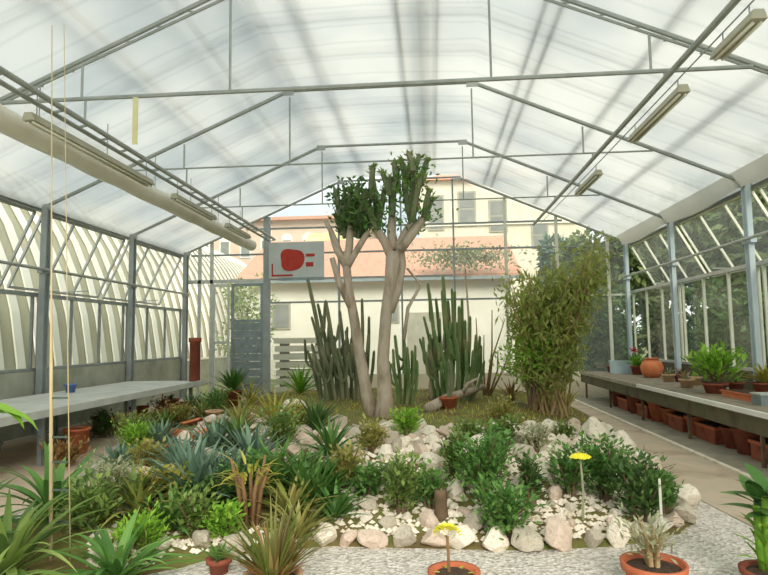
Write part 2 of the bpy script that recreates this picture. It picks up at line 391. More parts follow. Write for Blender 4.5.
for side, x, z, lab in ((-1, XL+.235, 2.88, 'thin grey heating pipe running along the left wall columns'), (1, XR-.235, 3.1, 'thin pale heating pipe running along the right wall columns')):
    t = thing('heating_pipe', lab, 'pipe', (x, 0, z))
    g = MB(); g.tube([(0, -1, 0), (0, 16.0, 0)], .028, 8); g.build('pipe_run', 'dark' if side < 0 else 'alu', t, smooth=True)
    for y in (6.9, 10.0, 13.1):
        g = MB(); g.bar((0, y, 0), (side*.14, y, 0), .03); g.build('hanger_clip', 'dark' if side < 0 else 'alu', t)

# ------------------------------------------------------------------ roof trusses
def truss(y, lab, tie=True):
    t = thing('roof_truss', lab, 'truss', (0, y, 0))
    l = (XL+.12, ZE+.02); r = (XR-.12, ZE+.02); mt = 'dark'; w = .065
    for a, b in ((l, (XF0, ZF)), (r, (XF1, ZF))):
        g = MB(); A = Vector((a[0], 0, a[1])); B = Vector((b[0], 0, b[1])); off = Vector((0, 0, -.1))
        g.tube([A, B], .03 if y < 8 else .036, 8)
        if y < 8: g.tube([A+off*.3, B+off], .018, 6)
        for k in range(11 if y < 8 else 0):
            p = A.lerp(B, (k+.5)/11); q = A.lerp(B, (k+1)/11)+off; g.tube([p, q], .01, 4)
        g.build('rafter', mt, t)
    g = MB(); g.tube([(XF0, 0, ZF), (XF1, 0, ZF)], .03, 8); (g.tube([(XF0, 0, ZF-.12), (XF1, 0, ZF-.12)], .018, 6) if y < 8 else None)
    g.build('collar_beam', mt, t)
    if tie:
        zt = 4.66
        xa = XL+.12+(zt-ZE)/(ZF-ZE)*(XF0-XL-.12)+.05; xb = XR-.12-(zt-ZE)/(ZF-ZE)*(XR-.12-XF1)-.05
        g = MB(); g.tube([(xa, 0, zt), (xb, 0, zt)], .028 if y < 8 else .016, 8); g.build('tie_rod', mt, t)
        for x in (-4.35, -2.43, .77, 2.62):
            zz = ZF-.12 if XF0 <= x <= XF1 else (ZE+(ZF-ZE)*((x-XL-.12)/(XF0-XL-.12) if x < 0 else (XR-.12-x)/(XR-.12-XF1)))-.06
            g = MB(); g.tube([(x, 0, zt), (x, 0, zz)], .016, 6); g.build('hanger', mt, t)
    for x, z in (l, r, (XF0, ZF), (XF1, ZF)):
        g = MB(); g.box(x-.1, x+.1, -.035, -.03+.0, z-.1, z+.02); g.build('gusset_plate', mt, t)
truss(6.9, 'dark steel roof truss nearest the camera with a thick tie rod')
truss(10.0, 'dark steel roof truss, second from the camera, over the front of the tree')
truss(13.1, 'dark steel roof truss, third from the camera, seen above the tree tops')
truss(16.12, 'dark steel roof truss framing the end gable', tie=False)

# ------------------------------------------------------------------ ceiling film, with the bars that lie on top of it
prof = [(XL-.2, ZE-.42), (XL-.12, ZE-.1), (XL+.1, ZE+.08)]
for k in range(1, 8): prof.append((XL+.1+(XF0-XL-.1)*k/8, ZE+.08+(ZF-ZE)*k/8))
prof += [(XF0, ZF+.08)]+[(XF0+(XF1-XF0)*k/6, ZF+.08+.05*math.sin(PI*k/6)) for k in range(1, 6)]+[(XF1, ZF+.08)]
for k in range(1, 8): prof.append((XF1+(XR-.1-XF1)*k/8, ZF+.08-(ZF-ZE)*k/8))
prof += [(XR-.1, ZE+.08), (XR+.12, ZE-.1), (XR+.2, ZE-.42)]
prof[0] = (XL+.05, ZE-.12); prof[1] = (XL-.01, ZE-.04); prof[-1] = (XR-.05, ZE-.12); prof[-2] = (XR+.01, ZE-.04)
g = MB(); ys = [-1.5+.35*i for i in range(51)]; ys = [y for y in ys if y < YB]+[YB]
for y in ys:
    ph = math.sin((y-.6)/3.15*PI)**2
    for i, (x, z) in enumerate(prof):
        sag = -.05*ph*(1 if 3 <= i <= len(prof)-4 else 0)
        g.v.append((x, y, z-sag*.0+.03*ph+.012*noise.noise(Vector((x*1.5, y*1.5, 3)))))
np_ = len(prof)
for j in range(len(ys)-1):
    for i in range(np_-1): g.f.append((j*np_+i, j*np_+i+1, (j+1)*np_+i+1, (j+1)*np_+i))
ceil = g.build('ceiling', 'film', smooth=True); tag(ceil, 'milky translucent film roof', 'ceiling', kind='structure')
def film_z(x):
    for (a, za), (b, zb) in zip(prof, prof[1:]):
        if a <= x <= b: return za+(zb-za)*(x-a)/(b-a)
    return ZF
for x, w, gap in ((-5.6, .07, .2), (-4.2, .08, .2), (-3.3, .1, .32), (-2.5, .16, .32), (-1.8, .08, .16), (1.55, .04, .1), (1.74, .04, .1), (2.9, .05, .12), (4.1, .05, .12)):
    g = MB(); z = film_z(x)+gap; g.box(x-w/2, x+w/2, -1.5, YB, z, z+.05); g.build('purlin', 'steel', ceil)
for x0, x1, gap in ((-.42, -.36, .1), (-.12, .06, .3), (.16, .2, .1)):
    g = MB(); z = ZF+.12+gap; g.box(x0, x1, -1.5, YB, z, z+.03); g.build('ridge_vent_bar', 'valance', ceil)
for y in BAYS[1:]:
    for dy in (1.05, 2.1):
        if y+dy < YB:
            g = MB(); g.tube([(x, y+dy, z+.09) for x, z in prof[2:-2]], .012, 6); g.build('hoop_bar', 'steel', ceil)
g = MB(); x = XR-.24   # rolled edge of the film hanging in scallops along the right eave
for j in range(61):
    y = -1.5+17.5*j/60; d = .03+.1*abs(math.sin((y-.6)/3.15*PI))
    g.v += [(x-.1, y, film_z(x-.1)-.02), (x+.05, y, ZE-d-.02)]
for j in range(60): g.f.append((2*j, 2*j+1, 2*j+3, 2*j+2))
g.build('eave_valance', 'valance', ceil)

# ------------------------------------------------------------------ end wall
g = MB(); g.box(-2.55, XR, YB-.02, YB+.12, -.03, .62)
wb = g.build('wall_back', 'cream'); tag(wb, 'low wall of the glazed end gable', 'wall', kind='structure')
def gable_z(x):
    if x < XF0: return ZE+(ZF-ZE)*(x-XL)/(XF0-XL)
    if x > XF1: return ZE+(ZF-ZE)*(XR-x)/(XR-XF1)
    return ZF
def mull(x, w, mt, z0=.6):
    g = MB(); g.box(x-w/2, x+w/2, YB, YB+.06, z0, gable_z(x)-.02); g.build('mullion', mt, wb)
mull(-4.6, .2, 'steel_l', 0)
mull(-2.55, .06, 'steel', 0)
for x in (-.8, .65): mull(x, .05, 'steel')
for x in (2.06, 3.43, 4.77): mull(x, .075, 'alu_y')
for x in (-6.55, -6.2): mull(x, .09, 'alu', 0)
for z, x0, x1, mt in ((2.66, 2.1, XR-.05, 'alu_y'), (2.62, -4.5, 2.0, 'steel'), (3.28, -4.5, .6, 'steel'), (4.72, -5.2, 3.6, 'steel'), (ZE-.05, XL+.2, XR-.1, 'steel')):
    g = MB(); g.box(x0, x1, YB+.005, YB+.045, z-.025, z+.025); g.build('rail', mt, wb)
bx = [-4.5, -2.55, -.8, .65, 2.06, 3.43, 4.77, XR-.02]
for a, b in zip(bx[:-1], bx[1:]):
    wn += 1
    g = MB(); xs = [a+.03]+[x for x in (XF0, XF1) if a < x < b]+[b-.03]
    zl = .63 if a > -3 else .1; vs = [(a+.03, YB+.03, zl), (b-.03, YB+.03, zl)]+[(x, YB+.03, gable_z(x)-.05) for x in reversed(xs)]
    g.add(vs, [tuple(range(len(vs)))])
    tag(g.build('window_%d' % wn, 'glass_b'), 'tall fixed glazing of the end gable', 'window', kind='structure')
wn += 1
g = MB(); vs = [(-6.9, YB+.03, 3.3), (-4.7, YB+.03, 3.3), (-4.7, YB+.03, gable_z(-4.7)-.05), (-6.9, YB+.03, gable_z(-6.9)-.05)]; g.add(vs, [(0,1,2,3)])
tag(g.build('window_%d' % wn, 'glass_b'), 'glazing over the door of the end gable', 'window', kind='structure')
g = MB(); g.box(-6.9, -4.7, YB, YB+.06, 3.2, 3.3); g.build('door_head', 'alu', wb)
# door with a louvred grey lower panel
t = thing('door_1', 'glazed metal door of the end wall with grey louvred lower panel', 'door', (-5.62, YB, 0), kind='structure')
g = MB()
g.box(0, .08, 0, .05, .02, 3.18); g.box(.84, .92, 0, .05, .02, 3.18); g.box(.08, .84, 0, .05, 2.08, 2.16); g.box(.08, .84, 0, .05, .02, .12); g.box(.08, .84, 0, .05, 3.1, 3.18)
g.build('frame', 'galv', t)
g = MB()
for k in range(9):
    z = .14+k*.215; g.box(.08, .84, .012+.01*(k % 2), .03+.01*(k % 2), z, z+.205)
g.build('lower_panel', 'galv', t)
g = MB(); g.add([(.08,.03,2.16),(.84,.03,2.16),(.84,.03,3.1),(.08,.03,3.1)], [(0,1,2,3)]); g.build('pane', 'glass_b', t)
g = MB(); g.tube([(.12, -.03, 1.1), (.24, -.03, 1.1)], .012, 6); g.tube([(.12, .02, 1.1), (.12, -.03, 1.1)], .012, 6); g.build('door_handle', 'dark', t)
# second, fixed leaf
t = thing('door_2', 'pale fixed side leaf of the end wall door', 'door', (-6.15, YB, 0), kind='structure')
g = MB(); g.box(0, .06, 0, .05, .02, 3.18); g.box(.42, .48, 0, .05, .02, 3.18); g.box(.06, .42, 0, .05, .02, .12); g.box(.06, .42, 0, .05, 1.5, 1.56); g.box(.06, .42, 0, .05, 3.1, 3.18); g.build('frame', 'alu', t)
g = MB(); g.add([(.06,.03,.12),(.42,.03,.12),(.42,.03,3.1),(.06,.03,3.1)], [(0,1,2,3)]); g.build('pane', 'glass_b', t)

# hanging board with a red emblem on the end wall
t = thing('hanging_sign', 'faded white board with a red round emblem on the end wall above the slab stack', 'sign', (-3.72, YB-.14, 3.3))
g = MB(); g.box(-.78, .78, 0, .03, 0, 1.0); g.build('board', 'signw', t)
g = MB(); vs = []
for k in range(28):
    a = 2*PI*k/28; r_ = .3*(abs(math.cos(a))**3+abs(math.sin(a))**3)**(-1/3)*(1+.07*math.sin(3*a+1)); vs += [(-.12+r_*1.1*math.cos(a), -.012, .5+r_*math.sin(a)), (-.12+r_*1.1*math.cos(a), -.002, .5+r_*math.sin(a))]
g.add(vs, [tuple(2*k for k in range(28))]+[(2*k, 2*k+1, (2*k+3) % 56, (2*k+2) % 56) for k in range(28)]); g.build('emblem', 'red', t)
g = MB(); g.box(.27, .48, -.01, -.002, .3, .42); g.box(.27, .52, -.01, -.002, .58, .66); g.build('stripe', 'red', t)
g = MB(); g.box(-.7, -.66, -.01, -.002, .04, .4); g.box(-.66, -.1, -.01, -.002, .04, .09); g.build('border_line', 'red', t)
g = MB(); g.box(-.5, .78, -.03, .03, -.08, 0); g.build('lower_bar', 'galv', t)

# ------------------------------------------------------------------ overhead rails, lamps and the film duct
def rail(x, z, lab, mt):
    t = thing('ceiling_rail', lab, 'rail', (x, 0, z))
    g = MB(); g.tube([(0, -1, 0), (0, 15.9, 0)], .035, 8)
    if x < 0:
        g.tube([(-.16, -1, -.03), (-.16, 15.9, -.03)], .03, 8)
        for k in range(34): g.bar((0, k*.5-.5, 0), (-.16, k*.5-.5, -.03), .025)
    g.build('rail_bar', mt, t)
    for y in (6.9, 10.0, 13.1):
        g = MB(); g.tube([(0, y, .03), (0, y, 4.66-z)], .014, 6); g.build('hanger', mt, t)
rail(-4.3, 4.36, 'dark double rail hung along the left side under the tie rods', 'dark')
rail(2.77, 4.56, 'slim dark rail hung along the right side under the tie rods', 'dark')
def lamp(x, z, y0, y1, lab, lit):
    t = thing('hanging_lamp', lab, 'lamp', (x, y0, z)); L_ = y1-y0
    g = MB(); a = .075
    g.add([(-a, 0, 0), (a, 0, 0), (.045, 0, .09), (-.045, 0, .09), (-a, L_, 0), (a, L_, 0), (.045, L_, .09), (-.045, L_, .09)],
          [(0,1,2,3),(7,6,5,4),(0,4,5,1),(1,5,6,2),(2,6,7,3),(3,7,4,0)]); g.build('housing', 'lampb', t)
    for dx in (-.035, .035):
        g = MB(); g.tube([(dx, .04, -.02), (dx, L_-.04, -.02)], .016, 8); g.build('lamp_tube', 'tube', t, smooth=True)
    for yy in (.15, L_-.15):
        g = MB(); g.tube([(0, yy, .09), (0, yy, 4.62-z if x < 0 else .2)], .008, 5); g.build('hanger_wire', 'dark', t)
for y0, y1, l in ((6.3, 9.3, 'nearest the trellis ladder'), (10.2, 12.2, 'in the middle of its row'), (13.0, 14.6, 'closest to the end wall')):
    lamp(-4.62, 4.18, y0, y1, 'long pale strip lamp under the left double rail, '+l, 1)
for y0, y1, l in ((5.35, 6.15, 'closest to the camera'), (6.95, 8.75, 'in the middle of its row'), (10.5, 12.0, 'furthest down its row')):
    lamp(3.0, 4.42, y0, y1, 'beige strip lamp hung beside the right rail, '+l, 0)
t = thing('lamp_wire', 'thin wire carrying the strip lamps beside the right rail', 'wire', (3.0, 0, 4.63))
g = MB(); g.tube([(0, -1, 0), (0, 16, 0)], .009, 5); g.build('hanging_wire', 'dark', t)
t = thing('air_duct', 'fat cream film air duct hung along the left side beside the double rail', 'duct', (-4.98, 0, 4.22))
g = MB(); pts = [(0, -1+17*k/60, .008*math.sin(k*1.1)) for k in range(61)]
g.tube(pts, [.15+.003*math.sin(k*1.57) for k in range(61)], 16); g.build('duct_tube', 'duct', t, smooth=True)
for k in range(9):
    g = MB(); y = 2.2+k*1.6; g.tube([(0, y, .17), (0, y, film_z(-4.98)-4.22+.02)], .008, 5); g.build('hanger_strap', 'dark', t)
# yellow trap
g = MB(); g.box(-.035, .035, -.003, .003, -.6, 0)
tag(g.build('hanging_sticky_trap', 'yellow', loc=(-3.62, 6.86, 4.63)), 'yellow sticky strip hanging from the nearest tie rod', 'trap')

# ------------------------------------------------------------------ benches
t = thing('plant_bench', 'long slab-topped plant bench along the right wall with white front edge', 'bench', (0, 0, 0))
g = MB(); g.box(3.8, 5.08, 2.0, 15.7, .6, .66); g.build('bench_top', 'benchtop', t)
g = MB(); g.box(3.755, 3.8, 2.0, 11.4, .62, .68); g.build('front_edge', 'whitepaint', t)
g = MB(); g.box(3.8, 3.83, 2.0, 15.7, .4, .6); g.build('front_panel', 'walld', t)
g = MB(); g.box(3.77, 3.8, 11.42, 15.7, .6, .67); g.build('front_board', 'concrete', t)
for k in range(7):
    y = 3.4+k*2.0
    g = MB(); g.box(4.9, 5.05, y, y+.12, .012, .6); g.build('leg', 'bark_d', t)
    g = MB(); g.box(3.84, 3.88, y, y+.04, .012, .6); g.build('leg', 'bark_d', t)
t = thing('plant_bench', 'long bare grey sheet-topped bench along the left wall', 'bench', (0, 0, 0))
g = MB(); g.box(-6.72, -5.0, 2.0, 12.7, .68, .72); g.build('bench_top', 'benchl', t)
g = MB(); g.box(-5.0, -4.96, 2.0, 12.7, .64, .74); g.build('front_edge', 'benchl', t)
for k in range(5):
    y = 2.6+k*2.4
    for x in (-5.1, -6.5):
        g = MB(); g.box(x-.03, x+.03, y, y+.06, .0, .68); g.build('leg', 'galv', t)
t = thing('wall_ledge', '', 'ledge'); bpy.data.objects.remove(t)

# ------------------------------------------------------------------ rocks
def rock_mesh(seed, mt):
    rr = random.Random(seed); import bmesh
    bm = bmesh.new(); bmesh.ops.create_icosphere(bm, subdivisions=3, radius=1)
    o = Vector((seed*3.1, seed*1.7, 0)); planes = []
    for k in range(12):
        d = Vector((rr.gauss(0,1), rr.gauss(0,1), rr.gauss(0,1))).normalized(); planes.append((d, rr.uniform(.5, .82)))
    for v in bm.verts:
        p = v.co.copy()
        for d, h in planes:
            k = p.dot(d)
            if k > h: p -= d*(k-h)*.9
        p *= 1+.16*noise.noise(p*1.6+o)+.06*noise.noise(p*4+o)
        v.co = p
    me = bpy.data.meshes.new('rock'); bm.to_mesh(me); bm.free(); me.materials.append(MT[mt])
    return me
RM = {mt: [rock_mesh(i*7+j, mt) for i in range(5)] for j, mt in enumerate(('lime', 'limep', 'limeg', 'limeo'))}
placed = []
def rock(x, y, s, mt, lab, group=None, flat=.75, sink=.3, rz=None):
    o = bpy.data.objects.new('rock', R.choice(RM[mt])); col.objects.link(o)
    sx, sy, sz = s*R.uniform(.85, 1.2), s*R.uniform(.8, 1.1), s*flat*R.uniform(.8, 1.2)
    o.scale = (sx, sy, sz); o.rotation_euler = (R.uniform(-.25, .25), R.uniform(-.25, .25), R.uniform(0, 6.3) if rz is None else rz)
    o.location = (x, y, max(0, gz(x, y))+sz*.7*(1-sink)); placed.append((x, y, s))
    return tag(o, lab, 'rock', group)
def free(x, y, s, k=1.0):
    return all((x-a)**2+(y-b)**2 > ((s+c)*k)**2 for a, b, c in placed)
# plants claim their ground first, see PLANT list below
PL = []
def claim(x, y, r): placed.append((x, y, r)); PL.append((x, y, r))
def ground_px(px, py):
    d = right*((px-CX)/F) + up*(-(py-CY)/F) + fwd; z = .2
    for _ in range(8):
        p = EYE+d*((z-EYE.z)/d.z); z = max(0, gz(p.x, p.y))
    return p.x, p.y, z

# ------------------------------------------------------------------ plant makers (all at their own origin)
def shrub_parts(h, r, n, lw, ll, stems=7, seed=0, low=.12, spread=.8, up_=.4):
    rr = random.Random(seed); st_ = MB(); lf = MB()
    tips = []
    for k in range(stems):
        a = 2*PI*k/stems+rr.uniform(-.4, .4); q = rr.uniform(.15, 1)*r*spread; hh = h*rr.uniform(.6, .95)
        p0 = Vector((.03*math.cos(a), .03*math.sin(a), 0)); p1 = Vector((q*.45*math.cos(a), q*.45*math.sin(a), hh*.5)); p2 = Vector((q*math.cos(a), q*math.sin(a), hh))
        st_.tube([p0, p1, p2], [.014+.01*h, .01+.005*h, .004], 5); tips.append((p0, p1, p2))
    for k in range(n):
        p0, p1, p2 = rr.choice(tips); t_ = rr.uniform(low, 1)**.7
        base = p0.lerp(p1, t_*2) if t_ < .5 else p1.lerp(p2, t_*2-1)
        jit = Vector((rr.gauss(0,1), rr.gauss(0,1), rr.gauss(0,.8)))*r*.24
        p = base+jit
        if p.z < .01: p.z = rr.uniform(.01, .06)
        d = Vector((p.x, p.y, 0)).normalized()*rr.uniform(.2, 1)+Vector((rr.uniform(-.6,.6), rr.uniform(-.6,.6), up_+rr.uniform(-.3,.6)))
        s_ = rr.uniform(.7, 1.25)
        lf.leaflet(p, d, Vector((rr.uniform(-.4,.4), rr.uniform(-.4,.4), 1)), ll*s_, lw*s_)
    return st_, lf
def shrub(px, py, h, r, lab, leafm, n=350, lw=.045, ll=.085, stemm='bark_d', name='shrub', cat='shrub', **k):
    n = int(n*1.9); lw *= .75; ll *= .74; r *= .88
    x, y, z = ground_px(px, py); claim(x, y, min(.16, r*.4))
    t = thing(name, lab, cat, (x, y, z-.01)); s_, l_ = shrub_parts(h, r, n, lw, ll, seed=int(px*7+py), **k)
    l_.build('foliage', leafm, t); s_.build('stems', stemm, t); t.children[1].name = 'branch'
    return t
def rosette_mb(n, L, W, e0=.2, e1=1.35, droop=.35, thick=.02, seed=0, fold=.3, seg=6, jitter=.12):
    rr = random.Random(seed); g = MB()
    for k in range(n):
        t_ = k/max(1, n-1); a = k*2.39996+rr.uniform(-jitter, jitter); e = e0+(e1-e0)*t_+rr.uniform(-jitter, jitter)
        l = L*(1-.25*t_)*rr.uniform(.85, 1.1)
        g.leaf((.02*math.cos(a), .02*math.sin(a), .02+.03*t_), a, e, l, W*rr.uniform(.85, 1.1), droop*rr.uniform(.5, 1.4), seg, thick, fold)
    return g
def rosette(px, py, n, L, W, lab, leafm, name='agave', cat='agave', cr=.16, **k):
    if px < 345 and py > 430: n = int(n*1.35); L *= 1.16; W *= 1.1
    x, y, z = ground_px(px, py); claim(x, y, cr)
    g = rosette_mb(n, L, W, seed=int(px+py*3), **k)
    o = g.build(name, leafm, loc=(x, y, z-.01)); o.rotation_euler.z = R.uniform(0, 6)
    return tag(o, lab, cat)
def pot_mb(r0, r1, h, rim=.03):
    return MB().lathe([(r0*.6, .0), (r0, .0), (r1, h-rim), (r1+.018, h-rim), (r1+.022, h), (r1-.012, h), (r1-.02, h-.03), (r1*.5, h-.035)], 22)
def soil_mb(r, z): return MB().lathe([(r, z-.01), (r, z), (r*.5, z+.012), (.005, z+.014)], 16)

# ------------------------------------------------------------------ the tall euphorbia tree
def P(px, py, Y=9.6): return at(px, py, Y)
base = ground_px(383, 416); claim(base[0], base[1], .4); TY = base[1]
t = thing('euphorbia_tree', 'tall two-trunked tree euphorbia with candelabra arms in the middle of the bed', 'tree', (base[0], TY, base[2]-.03))
O = Vector(t.location)
def loc(px, py, dy=0.0): return at(px, py, TY+dy)-O
g = MB(); g.tube([loc(384, 420), loc(385, 400), loc(383, 360), loc(386, 315), loc(390, 285), loc(394, 252)], [.19, .125, .095, .09, .09, .125], 14)
g.tube([loc(399, 245), loc(402, 265, .05), loc(398, 290, .03), loc(390, 312)], [.08, .07, .065, .07], 10)
g.build('trunk', 'bark', t, smooth=True)
g = MB(); g.tube([loc(374, 420, .1), loc(367, 395, .1), loc(360, 355, .15), loc(354, 318, .15), loc(349, 290, .15), loc(346, 262, .15)], [.125, .095, .085, .08, .07, .065], 12)
g.tube([loc(353, 310, .15), loc(340, 285, .1), loc(332, 258, .1)], [.07, .055, .045], 10)
g.build('trunk', 'bark', t, smooth=True)
arms = []
def arm(a, b, r0=.06, r1=.04, dy=0.0, bend=0.0, ridge=.28):
    A = loc(*a, dy); B = loc(*b, dy+bend); M_ = A.lerp(B, .5)+Vector((R.uniform(-.03,.03), R.uniform(-.06,.06), 0)); 
    pts = [A, A.lerp(M_, .5), M_, M_.lerp(B, .5), B, B+(B-M_).normalized()*.03]
    g = MB(); g.tube(pts, [r0, r0*.95, r0*.9, (r0+r1)*.5, r1, .008], 10, ridge)
    return g
main = [((392,258),(376,228)),((398,250),(412,222)),((394,250),(392,215)),((400,250),(424,218))]
for a, b in main: arm(a, b, .085, .06, R.uniform(-.1,.1), R.uniform(-.2,.2), .1).build('arm', 'bark', t, smooth=True)
sec = [((378,230),(372,172)),((377,228),(384,190)),((378,230),(364,196)),((392,216),(390,178)),((392,216),(398,168)),((412,224),(404,176)),((413,222),(413,160)),((412,222),(421,176)),((424,220),(429,190)),
       ((424,220),(432,200)),((405,190),(401,160)),((405,190),(410,166)),((413,180),(419,155)),((413,172),(408,153)),((398,190),(394,162)),((390,195),(382,172)),((372,200),(373,166)),((421,185),(427,160))]
for i, (a, b) in enumerate(sec):
    d0, d1 = R.uniform(-.2,.2), R.uniform(-.2,.2)
    arm(a, b, .058, .04, d0, d1).build('arm', 'euph', t)
    g = MB(); p = loc(*b, d0+d1)      # leaf tuft on the tip
    for k in range(18):
        q = p+rv()*.04-Vector((0,0,.03)); g.leaflet(q, Vector((R.uniform(-1,1), R.uniform(-1,1), R.uniform(.1,1.2))), rv(), R.uniform(.07,.13), .035)
    g.build('leaf_tuft', 'lf_mid', t)
for a, b, r0, r1 in (((346,266),(331,232),.07,.05),((346,266),(350,226),.075,.05),((347,268),(368,232),.06,.045),((340,252),(326,222),.045,.035),((350,240),(344,206),.05,.04)):
    arm(a, b, r0, r1, .15, R.uniform(-.15,.15), .1).build('arm', 'bark', t, smooth=True)
g = MB()
for k in range(620):      # leaves set along the arms of the crown
    a, b = R.choice(sec); q = loc(*a).lerp(loc(*b), R.uniform(-.15, .5))+Vector((R.gauss(0,.12), R.gauss(0,.16), R.gauss(0,.06)))
    g.leaflet(q, Vector((R.uniform(-1,1), R.uniform(-1,1), R.uniform(.0,1.2))), rv(), R.uniform(.07,.13), .04)
g.build('foliage', 'lf_deep', t)
sec2 = []
for k in range(26):
    bx_ = R.uniform(320, 376); a = (348+(bx_-348)*.6, R.uniform(226, 240)); b = (bx_, R.uniform(182, 216)+abs(bx_-350)*.35); sec2.append((a, b, R.uniform(-.35,.35)))
for a, b, dy in sec2:
    arm(a, b, .04, .03, .15, dy).build('arm', 'euph', t)
g = MB()
for a, b, dy in sec2:
    A = loc(*a, .15); B = loc(*b, .15+dy)
    for k in range(44):
        q = A.lerp(B, R.uniform(.2, 1.08))+rv()*.12; g.leaflet(q, Vector((R.uniform(-1,1), R.uniform(-1,1), R.uniform(-.1,1.2))), rv(), R.uniform(.08,.15), .05)
g.build('foliage', 'lf_dark', t)
g = MB(); g.tube([loc(407, 268, .1), loc(421, 285, .15), loc(408, 308, .1), loc(404, 340, .1)], [.02, .025, .03, .03], 7); g.build('side_branch', 'bark', t, smooth=True)

# ------------------------------------------------------------------ columnar cacti
def cactus(g, p0, p1, r):
    p0 = Vector(p0); p1 = Vector(p1); n = 9; pts = []; rs = []
    for i in range(n+1):
        q = i/n; pts.append(p0.lerp(p1, q)+Vector((math.sin(q*PI)*.03, 0, 0))); rs.append(r*(.8+.2*min(1, q*4))*(1+.06*math.sin(i*2.2)) if q < .9 else r*.8)
    d = (p1-p0).normalized(); pts += [p1+d*r*.7, p1+d*r*1.1]; rs += [r*.5, r*.08]
    g.tube(pts, rs, 12, .2)
def clump(px, py, stems, Y, lab, mt, name='columnar_cactus'):
    b = at(px, py, Y); z = gz(b.x, b.y); claim(b.x, b.y, .35)
    t = thing(name, lab, 'cactus', (b.x, b.y, z-.03)); O_ = Vector(t.location)
    for (x0, x1, y1, dy, r) in stems:
        A = at(x0, 390, Y+dy); A.z = gz(A.x, A.y)-.02; B = at(x1, y1, Y+dy)
        g = MB(); cactus(g, A-O_, B-O_, r*.7)
        for q in (R.uniform(.35,.5), R.uniform(.5,.7)):
            if R.random() < .75:
                c = (A-O_).lerp(B-O_, q); a = R.uniform(0, 6.3); e = c+Vector((.13*math.cos(a), .13*math.sin(a), .12)); f2 = e+Vector((.03*math.cos(a), .03*math.sin(a), R.uniform(.2,.5)))
                g.tube([c, c.lerp(e, .6)-Vector((0,0,.03)), e, e.lerp(f2, .5), f2, f2+Vector((0,0,.03))], [r*.5, r*.55, r*.6, r*.6, r*.5, r*.08], 10, .2)
        g.build('cactus_stem', mt, t)
    return t
clump(335, 395, [(330,308,280,0,.06),(334,318,305,.2,.055),(338,326,302,-.1,.06),(342,330,328,.3,.06),(345,340,312,.1,.05),(326,316,332,.4,.05),(352,346,332,.2,.055),(360,362,300,-.05,.05),(364,369,318,.2,.05),
     (348,338,350,-.2,.06),(336,322,350,-.25,.055),(356,352,345,-.15,.06),(322,312,345,.1,.05),(332,312,318,.5,.05),(350,352,318,.45,.05),(343,336,356,-.3,.055),(328,318,362,-.3,.055),(358,358,366,-.3,.055),(366,374,352,.1,.05),(320,308,352,.3,.05)], 11.6, 'dark grey-green clump of thin columnar cacti behind the slender trunk', 'cactus_g')
clump(450, 395, [(438,428,285,0,.06),(442,436,300,.2,.055),(446,443,278,-.1,.065),(450,448,302,.3,.06),(452,452,290,.1,.055),(456,459,308,0,.06),(460,465,322,.2,.06),(464,470,318,-.05,.055),(468,476,336,.2,.055),
     (470,480,350,.0,.05),(444,434,330,-.2,.06),(452,447,330,-.25,.06),(458,456,340,-.3,.06),(440,424,318,.1,.05),(464,466,352,-.3,.055),(436,420,340,-.1,.05),(448,440,345,-.35,.055),(446,442,292,.4,.055),(458,462,300,.35,.055),(466,473,352,-.2,.055),(438,430,352,-.2,.05),(472,484,362,-.1,.05)], 11.6,
     'tall green clump of columnar cacti beyond the thick trunk', 'cactus')
clump(404, 398, [(400,396,350,0,.05),(404,404,340,.1,.055),(409,412,352,0,.05),(412,417,362,-.1,.05),(398,392,365,-.15,.05),(406,408,366,-.2,.05)], 10.9, 'short dark columnar cactus clump right behind the thick trunk', 'cactus')
# small clay pot and the fallen trunk
x, y, z = ground_px(449, 408); claim(x, y, .16)
t = thing('potted_plant', 'small clay pot with an upright cactus by the fallen log', 'potted plant', (x, y, z-.015))
pot_mb(.1, .14, .2).build('pot', 'terra', t, smooth=True); soil_mb(.12, .18).build('soil', 'potsoil', t); g = MB(); cactus(g, (0, 0, .17), (.02, 0, .75), .05); g.build('cactus_stem', 'cactus_g', t)
A = Vector(ground_px(428, 412)); B = Vector(ground_px(484, 398)); mid = (A+B)*.5; claim(*A.xy, .1); claim(*mid.xy, .15); claim(*B.xy, .1)
t = thing('fallen_log', 'grey fallen branch lying beside the small clay pot', 'log', mid)
g = MB(); a_ = A-mid+Vector((0,0,.05)); b_ = B-mid+Vector((0,0,.22)); g.tube([a_, a_.lerp(b_, .3)+Vector((0,0,.05)), a_.lerp(b_, .7)+Vector((0,0,.02)), b_], [.09, .08, .065, .045], 10); g.build('log_body', 'bark', t, smooth=True)
g = MB(); q = a_.lerp(b_, .55); g.tube([q, q+Vector((.12, -.1, .22)), q+Vector((.3, -.12, .32))], [.05, .035, .02], 8); g.build('side_branch', 'bark', t, smooth=True)
g = MB(); q = a_.lerp(b_, .8); g.tube([q, q+Vector((-.05, .05, .22)), q+Vector((.02, .05, .4))], [.04, .03, .015], 8); g.build('side_branch', 'bark', t, smooth=True)
g = MB(); g.tube([(0,0,0),(-.02,0,.3),(.03,.02,.62),(-.05,.02,.95)], [.05,.045,.04,.025], 8)
x, y, z = ground_px(432, 400); claim(x, y, .08); tag(g.build('dry_stump', 'bark', loc=(x, y, z-.03), smooth=True), 'pale bare dead stem standing between the clay pot and the fallen log', 'stem')

